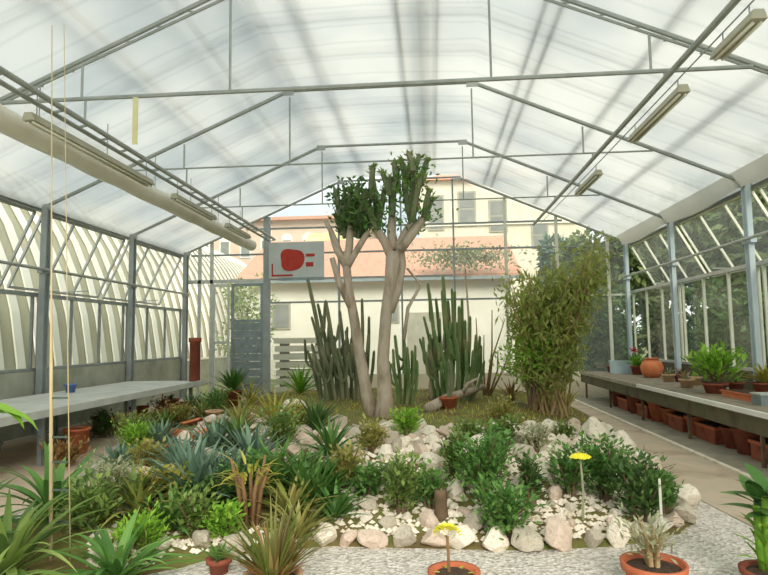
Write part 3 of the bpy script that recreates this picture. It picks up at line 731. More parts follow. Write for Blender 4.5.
p = at(487, 392, 12.4); z = gz(p.x, p.y); claim(p.x, p.y, .15)
t = thing('dry_stalks_plant', 'dry tan stalks leaning out to the right of the tall cactus clump', 'plant', (p.x, p.y, z-.02)); O_ = Vector(t.location)
for a, b in (((484,392),(476,318)),((486,392),(492,310)),((488,392),(504,322)),((490,392),(512,345)),((485,392),(484,335)),((489,392),(498,350))):
    A = at(a[0], a[1], 12.4); A.z = z-.01; B = at(b[0], b[1], 12.4+R.uniform(-.3,.3)); g = MB(); M_ = A.lerp(B, .5)+Vector((R.uniform(-.08,.08), 0, .05)); g.tube([A-O_, M_-O_, B-O_], [.022,.018,.01], 7); g.build('stalk', 'dry', t, smooth=True)
# ------------------------------------------------------------------ tall yellow-green shrub by the end of the path
x, y, z = ground_px(548, 412); claim(x, y, .45)
t = thing('tall_shrub', 'tall bamboo-like yellow-green shrub at the right end of the bed', 'shrub', (x, y, z-.03)); O_ = Vector(t.location)
g = MB(); lf = MB(); lf2 = MB(); rr = random.Random(5)
def shoot(a, b, dy, r, n, L_, target, ll, lw, low=.3):
    A = at(a[0], a[1], y+rr.uniform(-.2,.2)); A.z = gz(A.x, A.y)-.02; B = at(b[0], b[1], y+dy); M_ = A.lerp(B, .55)+Vector((rr.uniform(-.1,.1), 0, .1))
    pts = [A-O_, A.lerp(M_, .5)-O_, M_-O_, M_.lerp(B, .5)-O_, B-O_]; L_.tube(pts, [r, r*.9, r*.8, r*.6, r*.3], 6)
    for k in range(n):
        q = rr.uniform(low, 1); i = min(3, int(q*4)); p = pts[i].lerp(pts[i+1], q*4-i)+Vector((rr.gauss(0,.13), rr.gauss(0,.13), rr.gauss(0,.1)))
        target.leaflet(p, Vector((rr.uniform(-1,1), rr.uniform(-1,1), rr.uniform(-1.6,1.8))), rv(), ll*rr.uniform(.6,1.3), lw)
for k in range(32):
    u = rr.uniform(0, 1); shoot((rr.uniform(530, 566), 410), (550+(u-.42)*96+rr.uniform(-6,6), 228+rr.uniform(0, 46)+(1-u)*50), rr.uniform(-.5,.5), .02, 190, g, lf, .17, .045, .2)
for k in range(18):
    shoot((rr.uniform(525, 570), 410), (rr.uniform(498, 590), rr.uniform(270, 370)), rr.uniform(-.5,.4), .018, 90, g, lf, .12, .035, .35)
g.build('cane', 'dry', t); lf.build('foliage', 'lf_reed', t)
x, y, z = ground_px(530, 408); claim(x, y, .1)
t = thing('shrub', 'bright fresh green shrub in front of the tall yellow-green shrub', 'shrub', (x-.05, y-.35, gz(x, y-.35)-.02))
g = MB(); lf = MB()
for k in range(8):
    a = rr.uniform(0, 6.3); q = rr.uniform(.1,.45); p2 = Vector((q*math.cos(a)+.1, q*math.sin(a)*.5, rr.uniform(.9,1.25))); g.tube([(0,0,0), p2*.5+Vector((0,0,.1)), p2], [.02,.015,.008], 5)
    for j in range(110):
        p = p2+Vector((rr.gauss(0,.2), rr.gauss(0,.12), rr.gauss(-.05,.17))); lf.leaflet(p, Vector((rr.uniform(-1,1), rr.uniform(-1,1), rr.uniform(-.2,1.2))), rv(), rr.uniform(.08,.15), .05)
g.build('branch', 'bark_d', t); lf.build('foliage', 'lf_bright', t)
rosette(512, 402, 30, .55, .035, 'brown drying spiky clump at the foot of the tall shrub', 'lf_brown', name='spiky_plant', cat='plant', e0=.5, e1=1.5, droop=.5, thick=.004)
rosette(568, 408, 26, .6, .03, 'yellowed grassy clump where the path meets the tall shrub', 'lf_yel', name='grass_clump', cat='grass', e0=.7, e1=1.5, droop=.6, thick=.003)

# ------------------------------------------------------------------ plants of the bed
shrub(430, 512, .34, .24, 'small dark green shrub beside the brown stub, left of the dark pair', 'lf_deep', 260)
shrub(484, 512, .64, .36, 'taller dark green shrub of the front pair above the pot with the yellow flower', 'lf_deep', 620, low=.2)
shrub(505, 536, .4, .34, 'low wide dark green shrub of the front pair, nearest the edging rocks', 'lf_deep', 480)
shrub(532, 512, .4, .15, 'thin dark green shrub between the front pair and the yellow flower head', 'lf_dark', 220)
shrub(572, 505, .45, .26, 'dark green shrub carrying the yellow flower head', 'lf_deep', 340)
shrub(605, 500, .55, .34, 'wide dark green shrub just right of the yellow flower head', 'lf_deep', 560)
shrub(640, 522, .56, .3, 'dense dark green shrub above the wide terracotta bowl', 'lf_dark', 560)
shrub(664, 512, .36, .15, 'small dark green shrub at the right corner of the bed with a pale stake', 'lf_deep', 240)
shrub(455, 475, .52, .16, 'upright olive shrub among white rocks behind the small dark shrub', 'lf_mid', 300)
shrub(497, 470, .5, .16, 'upright dark shrub among white rocks behind the front pair', 'lf_deep', 300)
shrub(400, 478, .5, .24, 'loose olive shrub on the grey rocks below the tree', 'lf_mid', 380)
shrub(345, 470, .42, .22, 'loose green shrub on brown rocks left of the tree foot', 'lf_olive', 320)
shrub(408, 436, .4, .28, 'light green herb mound directly before the thick trunk', 'lf_bright', 320, lw=.04, ll=.08)
shrub(500, 425, .32, .28, 'olive green mound beyond the fallen log', 'lf_olive', 300)
shrub(535, 452, .3, .26, 'pale green rock plant among the white rocks near the tall shrub', 'lf_grey', 260, lw=.04, ll=.07)
shrub(565, 440, .24, .2, 'green rock plant at the foot of the yellowed grass clump', 'lf_mid', 200, lw=.04, ll=.07)
shrub(300, 428, .3, .3, 'yellow-green herb mound left of the slender trunk', 'lf_yel', 280)
# yellow flower head on its stem
x, y, z = ground_px(583, 520); claim(x, y, .04)
def flower_head(name, lab, loc_, h, r, extra=None):
    t = thing(name, lab, 'flower', loc_); g = MB(); g.tube([(0,0,0), (.01,0,h*.5), (0,0,h)], [.012,.01,.009], 6); g.build('stem', 'lf_grey', t)
    g = MB()
    for k in range(60):
        a = k*2.4; q = r*math.sqrt(k/60); g.add([(q*math.cos(a)+dx*.022, q*math.sin(a)+dy*.022, h+.01+.02*(1-(q/r)**2)+dz*.012) for dx, dy, dz in ((-1,0,0),(0,-1,0),(1,0,0),(0,1,0),(0,0,1.6))], [(0,1,4),(1,2,4),(2,3,4),(3,0,4),(3,2,1,0)])
    g.build('flower_head', 'flower', t); return t
flower_head('yellow_flower', 'flat yellow flower head rising from the dark shrubs at the right of the bed', (x, y, z-.01), .5, .075)
x, y, z = ground_px(441, 518); claim(x, y, .09)
t = thing('wooden_stump', 'short brown weathered stump with a dark hollow top before the front pair of shrubs', 'stump', (x, y, z-.02))
MB().lathe([(.07,0),(.06,.05),(.052,.14),(.056,.2),(.05,.25),(.04,.25),(.035,.22)], 9).build('stump_body', 'bark_d', t, smooth=True); MB().lathe([(.036,.225),(.02,.23)], 9).build('hollow', 'potsoil', t)
g = MB(); g.tube([(0,0,0),(0,0,.5)], [.012,.01], 6); x, y, z = ground_px(648, 522); y -= .3; tag(g.build('plant_stake', 'alu_y', loc=(x, y, gz(x, y)-.02)), 'pale thin stake in the dark shrubs at the right corner', 'stake')

rosette(192, 512, 34, .55, .085, 'large blue-green agave at the front left of the bed', 'lf_blue', e0=.3, e1=1.45, droop=.25)
rosette(232, 492, 30, .48, .07, 'blue-green agave just behind the potted spiky plant', 'lf_blue', e0=.3, e1=1.45, droop=.3)
rosette(310, 505, 32, .5, .07, 'dark green agave at the right of the potted spiky plant', 'lf_deep', e0=.2, e1=1.4, droop=.4, thick=.01)
rosette(252, 462, 30, .5, .06, 'dark bluish agave in the second row behind the front agaves', 'lf_blue', e0=.3, e1=1.4, droop=.4)
rosette(300, 470, 32, .52, .055, 'deep green arching agave in the second row near the tree', 'lf_deep', e0=.3, e1=1.4, droop=.7, thick=.008)
rosette(215, 452, 28, .45, .06, 'grey-blue agave with a pale tip beside the terracotta shards', 'lf_blue', e0=.3, e1=1.4, droop=.3)
rosette(330, 492, 26, .4, .05, 'small dark agave next to the grey rocks', 'lf_deep', e0=.3, e1=1.4, droop=.5, thick=.008)
rosette(160, 448, 26, .42, .07, 'blue-green agave left of the terracotta shards', 'lf_blue', e0=.2, e1=1.3, droop=.2)
rosette(118, 470, 24, .36, .06, 'pale blue agave at the left edge of the bed by the orange pot', 'lf_blue', e0=.1, e1=1.3, droop=.3)
rosette(275, 428, 40, .75, .035, 'tall yellow-green grassy clump at the back left of the bed', 'lf_yel', name='grass_clump', cat='grass', e0=.6, e1=1.5, droop=.7, thick=.003)
rosette(240, 430, 36, .6, .035, 'olive grassy clump behind the grey-blue agave', 'lf_olive', name='grass_clump', cat='grass', e0=.5, e1=1.5, droop=.8, thick=.003)
rosette(316, 432, 28, .5, .05, 'dark spiky clump between the yellow herb mound and the trunk', 'lf_dark', name='spiky_plant', cat='plant', e0=.5, e1=1.5, droop=.5, thick=.006)
shrub(265, 500, .42, .25, 'low deep green shrub filling the space between the front agaves', 'lf_deep', 420)
shrub(282, 448, .42, .3, 'green leafy shrub among the second-row agaves', 'lf_mid', 420)
shrub(135, 455, .42, .3, 'light green fluffy shrub by the left path', 'lf_bright', 460, lw=.035)
shrub(112, 500, .34, .32, 'grey-green cushion plant at the left rim of the bed', 'lf_grey', 520, lw=.03, ll=.07)
shrub(160, 515, .26, .24, 'yellow-green low cushion in front of the flat pale rock', 'lf_yel', 340, lw=.035, ll=.07)
shrub(225, 538, .28, .2, 'small bright shrub beside the potted spiky plant', 'lf_bright', 260)
shrub(140, 550, .22, .28, 'low grassy green mat at the front left corner', 'lf_bright', 320, lw=.03, ll=.09)
shrub(180, 425, .34, .3, 'olive shrub in front of the clay pieces at the back left', 'lf_olive', 320)
for px, py, n, L_, W, mtl, lab, kw in (
    (205, 480, 30, .5, .07, 'lf_blue', 'blue-green agave wedged between the large front agave and the second row', dict(e0=.2, e1=1.4, droop=.3)),
    (275, 490, 34, .55, .055, 'lf_deep', 'deep green arching agave right behind the red-brown stalks', dict(e0=.3, e1=1.4, droop=.7, thick=.008)),
    (330, 455, 28, .48, .05, 'lf_deep', 'dark arching agave closest to the slender trunk', dict(e0=.3, e1=1.4, droop=.6, thick=.008)),
    (238, 448, 28, .48, .055, 'lf_mid', 'mid green arching agave under the olive grassy clump', dict(e0=.3, e1=1.4, droop=.6, thick=.008)),
    (180, 470, 26, .4, .06, 'lf_blue', 'small blue agave above the flat pinkish rock', dict(e0=.2, e1=1.3, droop=.3)),
    (335, 520, 24, .34, .045, 'lf_deep', 'small deep green agave at the edging rocks by the potted spiky plant', dict(e0=.2, e1=1.3, droop=.4, thick=.008)),
    (140, 432, 28, .45, .05, 'lf_mid', 'mid green agave by the left path behind the fluffy shrub', dict(e0=.3, e1=1.4, droop=.6, thick=.008)),
    (290, 520, 26, .42, .05, 'lf_olive', 'olive arching agave between the potted spiky plant and the dark right agave', dict(e0=.3, e1=1.4, droop=.6, thick=.006))):
    rosette(px, py, n, L_, W, lab, mtl, **kw)
shrub(370, 500, .3, .2, 'low dark green shrub among grey rocks straight below the tree', 'lf_deep', 260)
shrub(372, 450, .3, .24, 'low olive shrub on the mossy soil before the slender trunk', 'lf_olive', 260)
shrub(470, 445, .3, .24, 'low green shrub at the top of the white rock slope', 'lf_mid', 260)
shrub(505, 445, .34, .2, 'mid green shrub at the top of the white rocks before the tall shrub', 'lf_mid', 240)
shrub(208, 520, .3, .22, 'dark green shrub before the blue-green front agaves', 'lf_dark', 300)
shrub(90, 520, .4, .3, 'green bushy shrub between the trellis ladder and the grey-green cushion', 'lf_mid', 420)
for px, py, n, L_, W, mtl, lab, kw in (
    (172, 532, 30, .4, .05, 'lf_deep', 'deep green agave between the low yellow cushion and the small front pot', dict(e0=.3, e1=1.4, droop=.5, thick=.008)),
    (135, 515, 30, .42, .05, 'lf_mid', 'mid green agave before the grey-green cushion plant', dict(e0=.3, e1=1.4, droop=.6, thick=.008)),
    (212, 500, 30, .42, .06, 'lf_blue', 'blue-green agave directly left of the red-brown stalks', dict(e0=.3, e1=1.4, droop=.3)),
    (298, 545, 26, .34, .045, 'lf_olive', 'olive agave right beside the potted spiky plant', dict(e0=.3, e1=1.4, droop=.5, thick=.006)),
    (318, 478, 30, .42, .05, 'lf_deep', 'deep green agave in the gap before the small dark agave', dict(e0=.3, e1=1.4, droop=.5, thick=.008))):
    rosette(px, py, n, L_, W, lab, mtl, **kw)
shrub(195, 535, .32, .26, 'bushy green shrub left of the small bright front shrub', 'lf_mid', 340)
shrub(240, 512, .36, .28, 'leafy dark shrub around the foot of the red-brown stalks', 'lf_deep', 360)
shrub(150, 470, .34, .26, 'light olive shrub just above the flat pinkish rock', 'lf_olive', 320)
shrub(180, 495, .3, .24, 'yellowish shrub between the large front agave and the flat pinkish rock', 'lf_yel', 280)
# red-brown stalks
x, y, z = ground_px(250, 528); claim(x, y, .12)
t = thing('stalk_plant', 'clump of bare red-brown stalks rising behind the potted spiky plant', 'plant', (x, y, z-.02))
for k in range(7):
    a = k*.9; g = MB(); g.tube([(.05*math.cos(a), .05*math.sin(a), 0), (.09*math.cos(a), .09*math.sin(a), .3), (.16*math.cos(a), .12*math.sin(a), .5+.08*math.sin(k*2.1))], [.022,.018,.01], 7); g.build('stalk', 'redstem', t, smooth=True)
g = MB()
for k in range(40): a = R.uniform(0,6.3); g.leaf((.1*math.cos(a), .1*math.sin(a), R.uniform(.3,.5)), a, R.uniform(.1,1.1), R.uniform(.15,.3), .03, .8, 4)
g.build('foliage', 'lf_yel', t)

# agave and sword plants at the back of the house
DOORAGAVE = (-4.42, 12.9); claim(-4.42, 12.9, .3)
def place_rosette(x, y, n, L_, W, lab, mtl, name, cat, **k):
    claim(x, y, .2); return tag(rosette_mb(n, L_, W, seed=int(x*31+y*7), **k).build(name, mtl, loc=(x, y, gz(x, y)-.01)), lab, cat)
place_rosette(-2.9, 12.9, 36, .9, .075, 'bright green sword-leaved yucca before the slab stack', 'lf_bright', 'yucca', 'yucca', e0=.35, e1=1.45, droop=.4, thick=.006)
place_rosette(-3.5, 11.2, 34, .7, .04, 'tall yellowish grass clump between the yucca and the door agave', 'lf_yel', 'grass_clump', 'grass', e0=.5, e1=1.5, droop=.8, thick=.003)
place_rosette(-4.45, 9.6, 28, .5, .06, 'mid green agave against the left bench beside the orange pot', 'lf_mid', 'agave', 'agave', e0=.3, e1=1.4, droop=.5, thick=.008)
place_rosette(-4.3, 10.9, 28, .5, .05, 'olive agave against the left bench near the wide old pot', 'lf_olive', 'agave', 'agave', e0=.3, e1=1.4, droop=.5, thick=.008)
x, y = -5.25, 13.2
# tall red clay pipe near the left corner
g = MB(); g.lathe([(.1,0),(.115,0),(.11,.84),(.135,.84),(.135,.94),(.1,.94),(.1,.8),(.02,.8)], 18)
p = at(207, 378, 12.95); tag(g.build('clay_pipe', 'redclay', loc=(-5.14, 12.52, .72), smooth=True), 'tall red-brown clay pipe standing on the far end of the left bench', 'pipe')

# clay pieces and terracotta at the back left of the bed
def potted(name, lab, loc_, r0, r1, h, potm, cat='pot', leafm=None, n=20, L_=.25, W=.03, group=None, seed=1, e0=.4, droop=.6):
    t = thing(name, lab, cat, loc_, group=group); pot_mb(r0, r1, h).build('pot', potm, t, smooth=True); soil_mb(r1-.025, h-.02).build('soil', 'potsoil', t)
    if leafm: rosette_mb(n, L_, W, e0, 1.45, droop, .003, seed).build('foliage', leafm, t, (0, 0, h-.05))
    return t
x, y = DOORAGAVE
potted('potted_plant', 'dark green sword-leaved agave in a tall dark pot in front of the door', (x, y, gz(x, y)-.01), .16, .2, .36, 'terra_d', 'potted plant', 'lf_deep', 34, .72, .1, seed=3, e0=.45, droop=.25)
for px, py, r, mt, lab in ((184, 414, .2, 'terra_d', 'wide old terracotta pot at the back left of the bed'), (205, 408, .16, 'terra', 'orange terracotta pot between the wide old pot and the door agave'), (214, 420, .13, 'tanpot', 'small tan clay pot before the orange terracotta pot')):
    x, y, z = ground_px(px, py); claim(x, y, r+.03); potted('terracotta_pot', lab, (x, y, z-.01), r*.75, r, r*1.3, mt)
for px, py, lab, mt, s in ((186, 446, 'pink clay shard propped up beside the grey-blue agave', 'limep', .12), (198, 456, 'rust red clay shard lying beside the grey-blue agave', 'limeo', .13), (164, 462, 'orange clay shard left of the terracotta pile', 'limeo', .1)):
    x, y, z = ground_px(px, py)
    rock(x, y, s, mt, lab, flat=.8)
for k, (px, py, rz, lab) in enumerate(((170, 418, .3, 'broken terracotta tile leaning behind the olive shrub at the back left'), (192, 426, 1.4, 'broken terracotta tile before the wide old pot'), (218, 410, 2.2, 'broken terracotta tile between the orange pot and the door agave'),
        (178, 436, .9, 'broken terracotta tile lying on the soil above the pink shard'), (206, 440, 2.7, 'broken terracotta tile beside the grey-blue agave'), (156, 424, 1.9, 'broken terracotta tile nearest the left bench'), (175, 452, .1, 'broken terracotta tile between the two clay shards'))):
    x, y, z = ground_px(px, py-4 if px == 206 else py); g = MB(); n_ = 8
    for i in range(n_+1):
        a = PI*(.12+.76*i/n_); g.v += [(.13*math.cos(a), -.19, .12*math.sin(a)), (.13*math.cos(a), .19-.05*(i % 3), .12*math.sin(a)), (.115*math.cos(a), -.19, .105*math.sin(a)), (.115*math.cos(a), .19-.05*(i % 3), .105*math.sin(a))]
    for i in range(n_): q = 4*i; g.f += [(q, q+4, q+5, q+1), (q+2, q+3, q+7, q+6), (q, q+2, q+6, q+4), (q+1, q+5, q+7, q+3)]
    g.f += [(0,1,3,2), (4*n_, 4*n_+2, 4*n_+3, 4*n_+1)]
    o = g.build('tile_shard', ('terra', 'terra_o', 'terra_d')[k % 3], loc=(x, y, z-.02)); o.rotation_euler = (R.uniform(-.3,.3), R.uniform(-.5,.5), rz); tag(o, lab, 'tile'); claim(x, y, .21)
x, y, z = ground_px(150, 490); rock(x, y, .26, 'limep', 'large flat pinkish white rock beside the front left agave', flat=.42, rz=.2)
x, y, z = ground_px(162, 508); rock(x, y, .15, 'limeg', 'grey flat rock just below the large flat pinkish rock', flat=.5)
x, y, z = ground_px(292, 420); rock(x, y, .26, 'lime', 'big pale boulder at the back left below the yucca', flat=.8)
x, y, z = ground_px(540, 568); 

# ------------------------------------------------------------------ foreground pots and plants
x, y = .1, 3.62; claim(x, y, .2)
t = thing('potted_flower', 'terracotta pot with one flat yellow flower on a thin stem at the front', 'potted plant', (x, y, 0))
pot_mb(.095, .135, .23).build('pot', 'terra', t, smooth=True); soil_mb(.11, .21).build('soil', 'potsoil', t)
g = MB(); g.tube([(-.03,0,.18),(-.03,0,.3),(-.035,0,.42)], [.012,.01,.01], 6); g.build('stem', 'redstem', t)
g = MB()
for k in range(70):
    a = k*2.4; q = .07*math.sqrt(k/70); c = (-.035+q*math.cos(a), q*math.sin(a), .43+.05*(1-(q/.07)**2))
    g.leaflet(c, (math.cos(a), math.sin(a), .5), (0,0,1), .032, .026)
g.build('flower_head', 'flower', t)
g = MB()
for k in range(6): g.leaf((.03*math.cos(k), .03*math.sin(k), .19), k*1.05, .5, .14, .03, .9, 4)
g.build('foliage', 'lf_yel', t)
x, y = 1.36, 3.97; claim(x, y, .28)
t = thing('potted_plant', 'wide terracotta bowl with a sparse grey-green plant at the front right of the bed', 'potted plant', (x, y, 0))
MB().lathe([(.1,0),(.135,0),(.18,.12),(.195,.12),(.2,.17),(.18,.17),(.172,.13),(.1,.125)], 26).build('pot', 'terra', t, smooth=True); soil_mb(.165, .135).build('soil', 'potsoil', t)
s_, l_ = shrub_parts(.3, .2, 260, .022, .06, 9, 77); s_.build('branch', 'dry', t, (0,0,.15)); l_.build('foliage', 'lf_grey', t, (0,0,.15))
x, y = -1.03, 3.78; claim(x, y, .25)
t = thing('potted_plant', 'tan clay pot of long yellow-green spiky leaves with brown bases at the front', 'potted plant', (x, y, 0))
pot_mb(.13, .17, .13).build('pot', 'tanpot', t, smooth=True); soil_mb(.14, .11).build('soil', 'potsoil', t)
g = MB(); rr = random.Random(9)
for k in range(95): a = rr.uniform(0,6.3); g.leaf((.07*math.cos(a), .07*math.sin(a), .1), a, rr.uniform(.85,1.5), rr.uniform(.32,.56), .024, rr.uniform(.3,1.0), 6, 0, .4)
g.build('foliage', 'lf_spike', t)
g = MB()
for k in range(60): a = rr.uniform(0,6.3); g.leaf((.08*math.cos(a), .08*math.sin(a), .1), a, rr.uniform(.7,1.45), rr.uniform(.18,.36), .03, rr.uniform(.1,.8), 4, 0, .4)
g.build('dry_leaf', 'lf_brown', t)
x, y = -1.5, 4.12; claim(x, y, .12); potted('terracotta_pot', 'small orange clay pot tucked left of the potted spiky plant', (x, y, 0.0), .06, .07, .1, 'terra_d', 'potted plant', 'lf_deep', 14, .16, .04)
# right foreground plant on a thick stem
x, y = 2.08, 4.0
t = thing('potted_plant', 'broad-leaved green plant on thick stems at the front right corner', 'potted plant', (x, y, 0))
pot_mb(.12, .16, .12).build('pot', 'terra_d', t, smooth=True); soil_mb(.14, .1).build('soil', 'potsoil', t)
for k, (dx, dy, h) in enumerate(((0,0,.56),(.07,.03,.46),(-.03,.05,.5))):
    g = MB(); g.tube([(dx*.4, dy*.4, .09), (dx*.8, dy*.8, h*.5), (dx, dy, h)], [.045,.04,.03], 9); g.build('stem', 'lf_bright', t, smooth=True)
    g = MB()
    for j in range(7): a = j*2.4+k*1.1; g.leaf((dx, dy, h-.03+.012*j), a, .1+.14*j, .27-.008*j, .1, .5, 7, .003, .12, 0, lambda q: max(.03, math.sin(PI*min(1, .12+q*.9))**.8))
    g.build('foliage', 'lf_deep', t)
g = MB()
for k in range(22): a = k*2.4; g.leaf((.04*math.cos(a), .04*math.sin(a), .1+.014*k), a, R.uniform(.6,1.3), .2, .055, .8, 5, .003, .15)
g.build('foliage', 'lf_bright', t)
# large leaves at the lower left
def strap_plant(x, y, n, L_, W, lab, mtl, seed, e0=.5, e1=1.3, droop=1.3, name='strap_leaved_plant'):
    claim(x, y, .2); g = rosette_mb(n, L_, W, e0, e1, droop, 0.0, seed, .2, 8, .3)
    return tag(g.build(name, mtl, loc=(x, y, gz(x, y)-.01)), lab, 'plant')
strap_plant(-2.75, 3.7, 48, .85, .07, 'arching mid green strap-leaved plant at the foot of the trellis ladder', 'lf_mid', 3, .3, 1.35, 1.1)
strap_plant(-2.1, 3.85, 44, .62, .06, 'deep green arching strap-leaved plant right of the trellis ladder', 'lf_deep', 4, .3, 1.35, 1.1)
strap_plant(-3.15, 4.75, 36, .8, .1, 'deep green strap-leaved plant behind the trellis ladder', 'lf_deep', 5, .3, 1.3, 1.0)
strap_plant(-2.4, 4.75, 36, .55, .05, 'small olive strap-leaved plant between the trellis and the agave', 'lf_olive', 6, .3, 1.3, 1.1)
strap_plant(-3.35, 3.85, 36, .85, .11, 'dark green strap-leaved plant in the lower left corner', 'lf_dark', 8, .3, 1.3, 1.0)
strap_plant(-2.55, 3.1, 44, .66, .07, 'low strap-leaved plant at the bottom edge below the trellis ladder', 'lf_mid', 12, .2, 1.2, 1.2)

# one tall leaf plant cut by the left edge
x, y = -2.62, 3.1
t = thing('banana_plant', 'tall plant with broad bright yellow-green leaves at the left edge', 'plant', (x, y, 0))
g = MB(); g.tube([(0,0,0),(.02,0,.6),(0,0,1.15)], [.05,.04,.03], 10); g.build('stem', 'cactus', t, smooth=True)
for k, (a, e, L_, d) in enumerate(((.3, 1.15, .52, 2.3), (2.6, .9, .7, 1.5), (1.9, 1.2, .7, 1.2), (4.2, .9, .7, 1.6), (.2, .75, .42, 2.0))):
    g = MB(); g.leaf((0, 0, 1.05+.03*k), a, e, L_, .2, d, 9, .004, .25); g.build('leaf', 'lf_bright', t)

# bamboo ladder trellis
p0 = Vector((-2.62, 4.0, 0))
t = thing('trellis_ladder', 'tall narrow bamboo ladder trellis with twine rungs at the left', 'trellis', p0); O_ = Vector(p0)
xa = at(51, 570, 4.0)-O_; xb = at(71, 560, 4.0)-O_; ta = at(52, 25, 4.0)-O_; tb = at(64, 24, 4.0)-O_
g = MB(); g.tube([(xa.x, 0, .0), (xa.x+(ta.x-xa.x)*.35, 0, ta.z*.35), (xa.x+(ta.x-xa.x)*.5, 0, ta.z*.5), (ta.x, 0, ta.z)], [.014, .012, .006, .003], 8); g.build('pole', 'bamboo', t, smooth=True)
g = MB(); g.tube([(xb.x, 0, .0), (tb.x, 0, tb.z)], [.005, .002], 8); g.build('pole', 'bamboo', t, smooth=True)
for py in (398, 437, 462, 490, 522):
    z = (at(60, py, 4.0)-O_).z; q = z/ta.z; g = MB(); g.bar((xa.x+(ta.x-xa.x)*q, 0, z), (xb.x+(tb.x-xb.x)*q, 0, z), .012); g.build('rung', 'rope', t)

# ------------------------------------------------------------------ left bench neighbours
potted('terracotta_pot', 'orange terracotta pot standing on the floor under the left bench', (-5.12, 8.25, 0.006), .13, .165, .36, 'terra')
potted('clay_pot', 'small blue pot at the back of the left bench', (-6.35, 10.0, .72), .07, .09, .15, 'blue')
for k, (y, lab, mt, r) in enumerate(((6.2, 'first dark clay pot under the near part of the left bench', 'terra_d', .16), (7.2, 'grey pot under the left bench, nearest the orange one', 'galv', .17), (9.9, 'dark pot with leaves under the left bench past the orange one', 'terra_d', .16), (11.2, 'middle dark clay pot under the left bench', 'terra_d', .17), (12.6, 'dark clay pot under the far part of the left bench', 'terra_d', .17))):
    potted('terracotta_pot', lab, (-5.75, y+.1, 0.0), r*.8, r, r*1.9, mt, leafm='lf_dark' if k in (2, 4) else None, L_=.2)

for k, (x, y, h, r, mt, lab) in enumerate(((-4.75, 7.4, .34, .28, 'lf_brown', 'withered brown shrub before the left bench, nearest the orange pot'), (-4.72, 9.1, .42, .28, 'lf_olive', 'olive shrub crowding the front of the left bench past the orange pot'),
        (-4.7, 10.2, .4, .28, 'lf_brown', 'dry brownish shrub crowding the middle of the left bench front'), (-4.68, 11.6, .45, .3, 'lf_dark', 'dark shrub crowding the far part of the left bench front'), (-4.6, 12.5, .4, .28, 'lf_brown', 'dry brownish shrub at the far end of the left bench'),
        (-4.2, 8.3, .45, .34, 'lf_mid', 'fresh green shrub between the orange pot and the fluffy shrub'), (-3.9, 10.4, .42, .32, 'lf_deep', 'deep green shrub among the broken tiles near the left bench'), (-5.5, 6.6, .4, .3, 'lf_dark', 'dark shade plant under the near part of the left bench'), (-5.5, 9.6, .4, .32, 'lf_dark', 'dark shade plant under the left bench past the orange pot'), (-5.5, 11.9, .4, .32, 'lf_brown', 'dry shade plant under the far part of the left bench'))):
    t = thing('shrub', lab, 'shrub', (x, y, max(0, gz(x, y))-.005)); s_, l_ = shrub_parts(h, r, 520, .035, .075, 7, 300+k); l_.build('foliage', mt, t); s_.build('branch', 'bark_d', t)
# ------------------------------------------------------------------ right bench
BT = .66
def on_bench(px, X): # y on the bench for a pixel column
    d = right*((px-CX)/F)+up*(-(370-CY)/F)+fwd; return d.y*X/d.x
X = 4.4; y = on_bench(714, X)
t = thing('potted_plant', 'large leafy light green plant in a low pot on the right bench', 'potted plant', (X, y, BT)); pot_mb(.13,.17,.16).build('pot', 'terra_d', t, smooth=True); soil_mb(.15,.14).build('soil','potsoil',t)
s_, l_ = shrub_parts(.55, .46, 520, .055, .14, 12, 21, .3, .9, .3); s_.build('branch', 'bark_d', t, (0,0,.12)); l_.build('foliage', 'lf_bright', t, (0,0,.12))
X = 4.75; y = on_bench(652, X)
t = thing('clay_jar', 'round orange clay jar on the right bench', 'jar', (X, y, BT))
MB().lathe([(.12,0),(.15,0),(.22,.12),(.24,.22),(.2,.33),(.125,.38),(.14,.41),(.12,.41),(.1,.37),(.05,.36)], 26).build('jar_body', 'terra_o', t, smooth=True); MB().lathe([(.14,.385),(.155,.39),(.155,.41),(.14,.42)], 26).build('jar_lip', 'terra', t)
X = 4.6; y = on_bench(623, X)
t = thing('plastic_crate', 'pale blue plastic box at the far end of the right bench', 'box', (X, y, BT))
g = MB(); g.box(-.25,.25,-.2,.2,0,.02); g.box(-.25,-.23,-.2,.2,.02,.3); g.box(.23,.25,-.2,.2,.02,.3); g.box(-.23,.23,-.2,-.18,.02,.3); g.box(-.23,.23,.18,.2,.02,.3); g.build('box_shell', 'paleblue', t)
g = MB(); g.box(-.27,.27,-.22,-.2,.27,.3); g.box(-.27,.27,.2,.22,.27,.3); g.build('box_rim', 'paleblue', t)
X = 4.75; potted('potted_plant', 'small bright green leafy pot plant between the pale blue box and the orange jar', (X, on_bench(637, X), BT), .1, .13, .2, 'terra_d', 'potted plant', 'lf_bright', 30, .4, .06, seed=4)
X = 4.98; y = on_bench(655, X)
t = potted('potted_plant', 'red-flowering pot plant behind the orange jar', (X-.1, y+1.0, BT), .09, .12, .2, 'terra_d', 'potted plant', 'lf_dark', 26, .45, .05, seed=6, e0=.7)
g = MB()
for k in range(26): q = Vector((R.gauss(0,.04), R.gauss(0,.035), .55+R.gauss(0,.035))); g.leaflet(q, rv(), rv(), .06, .05)
g.build('flower_head', 'redflower', t)
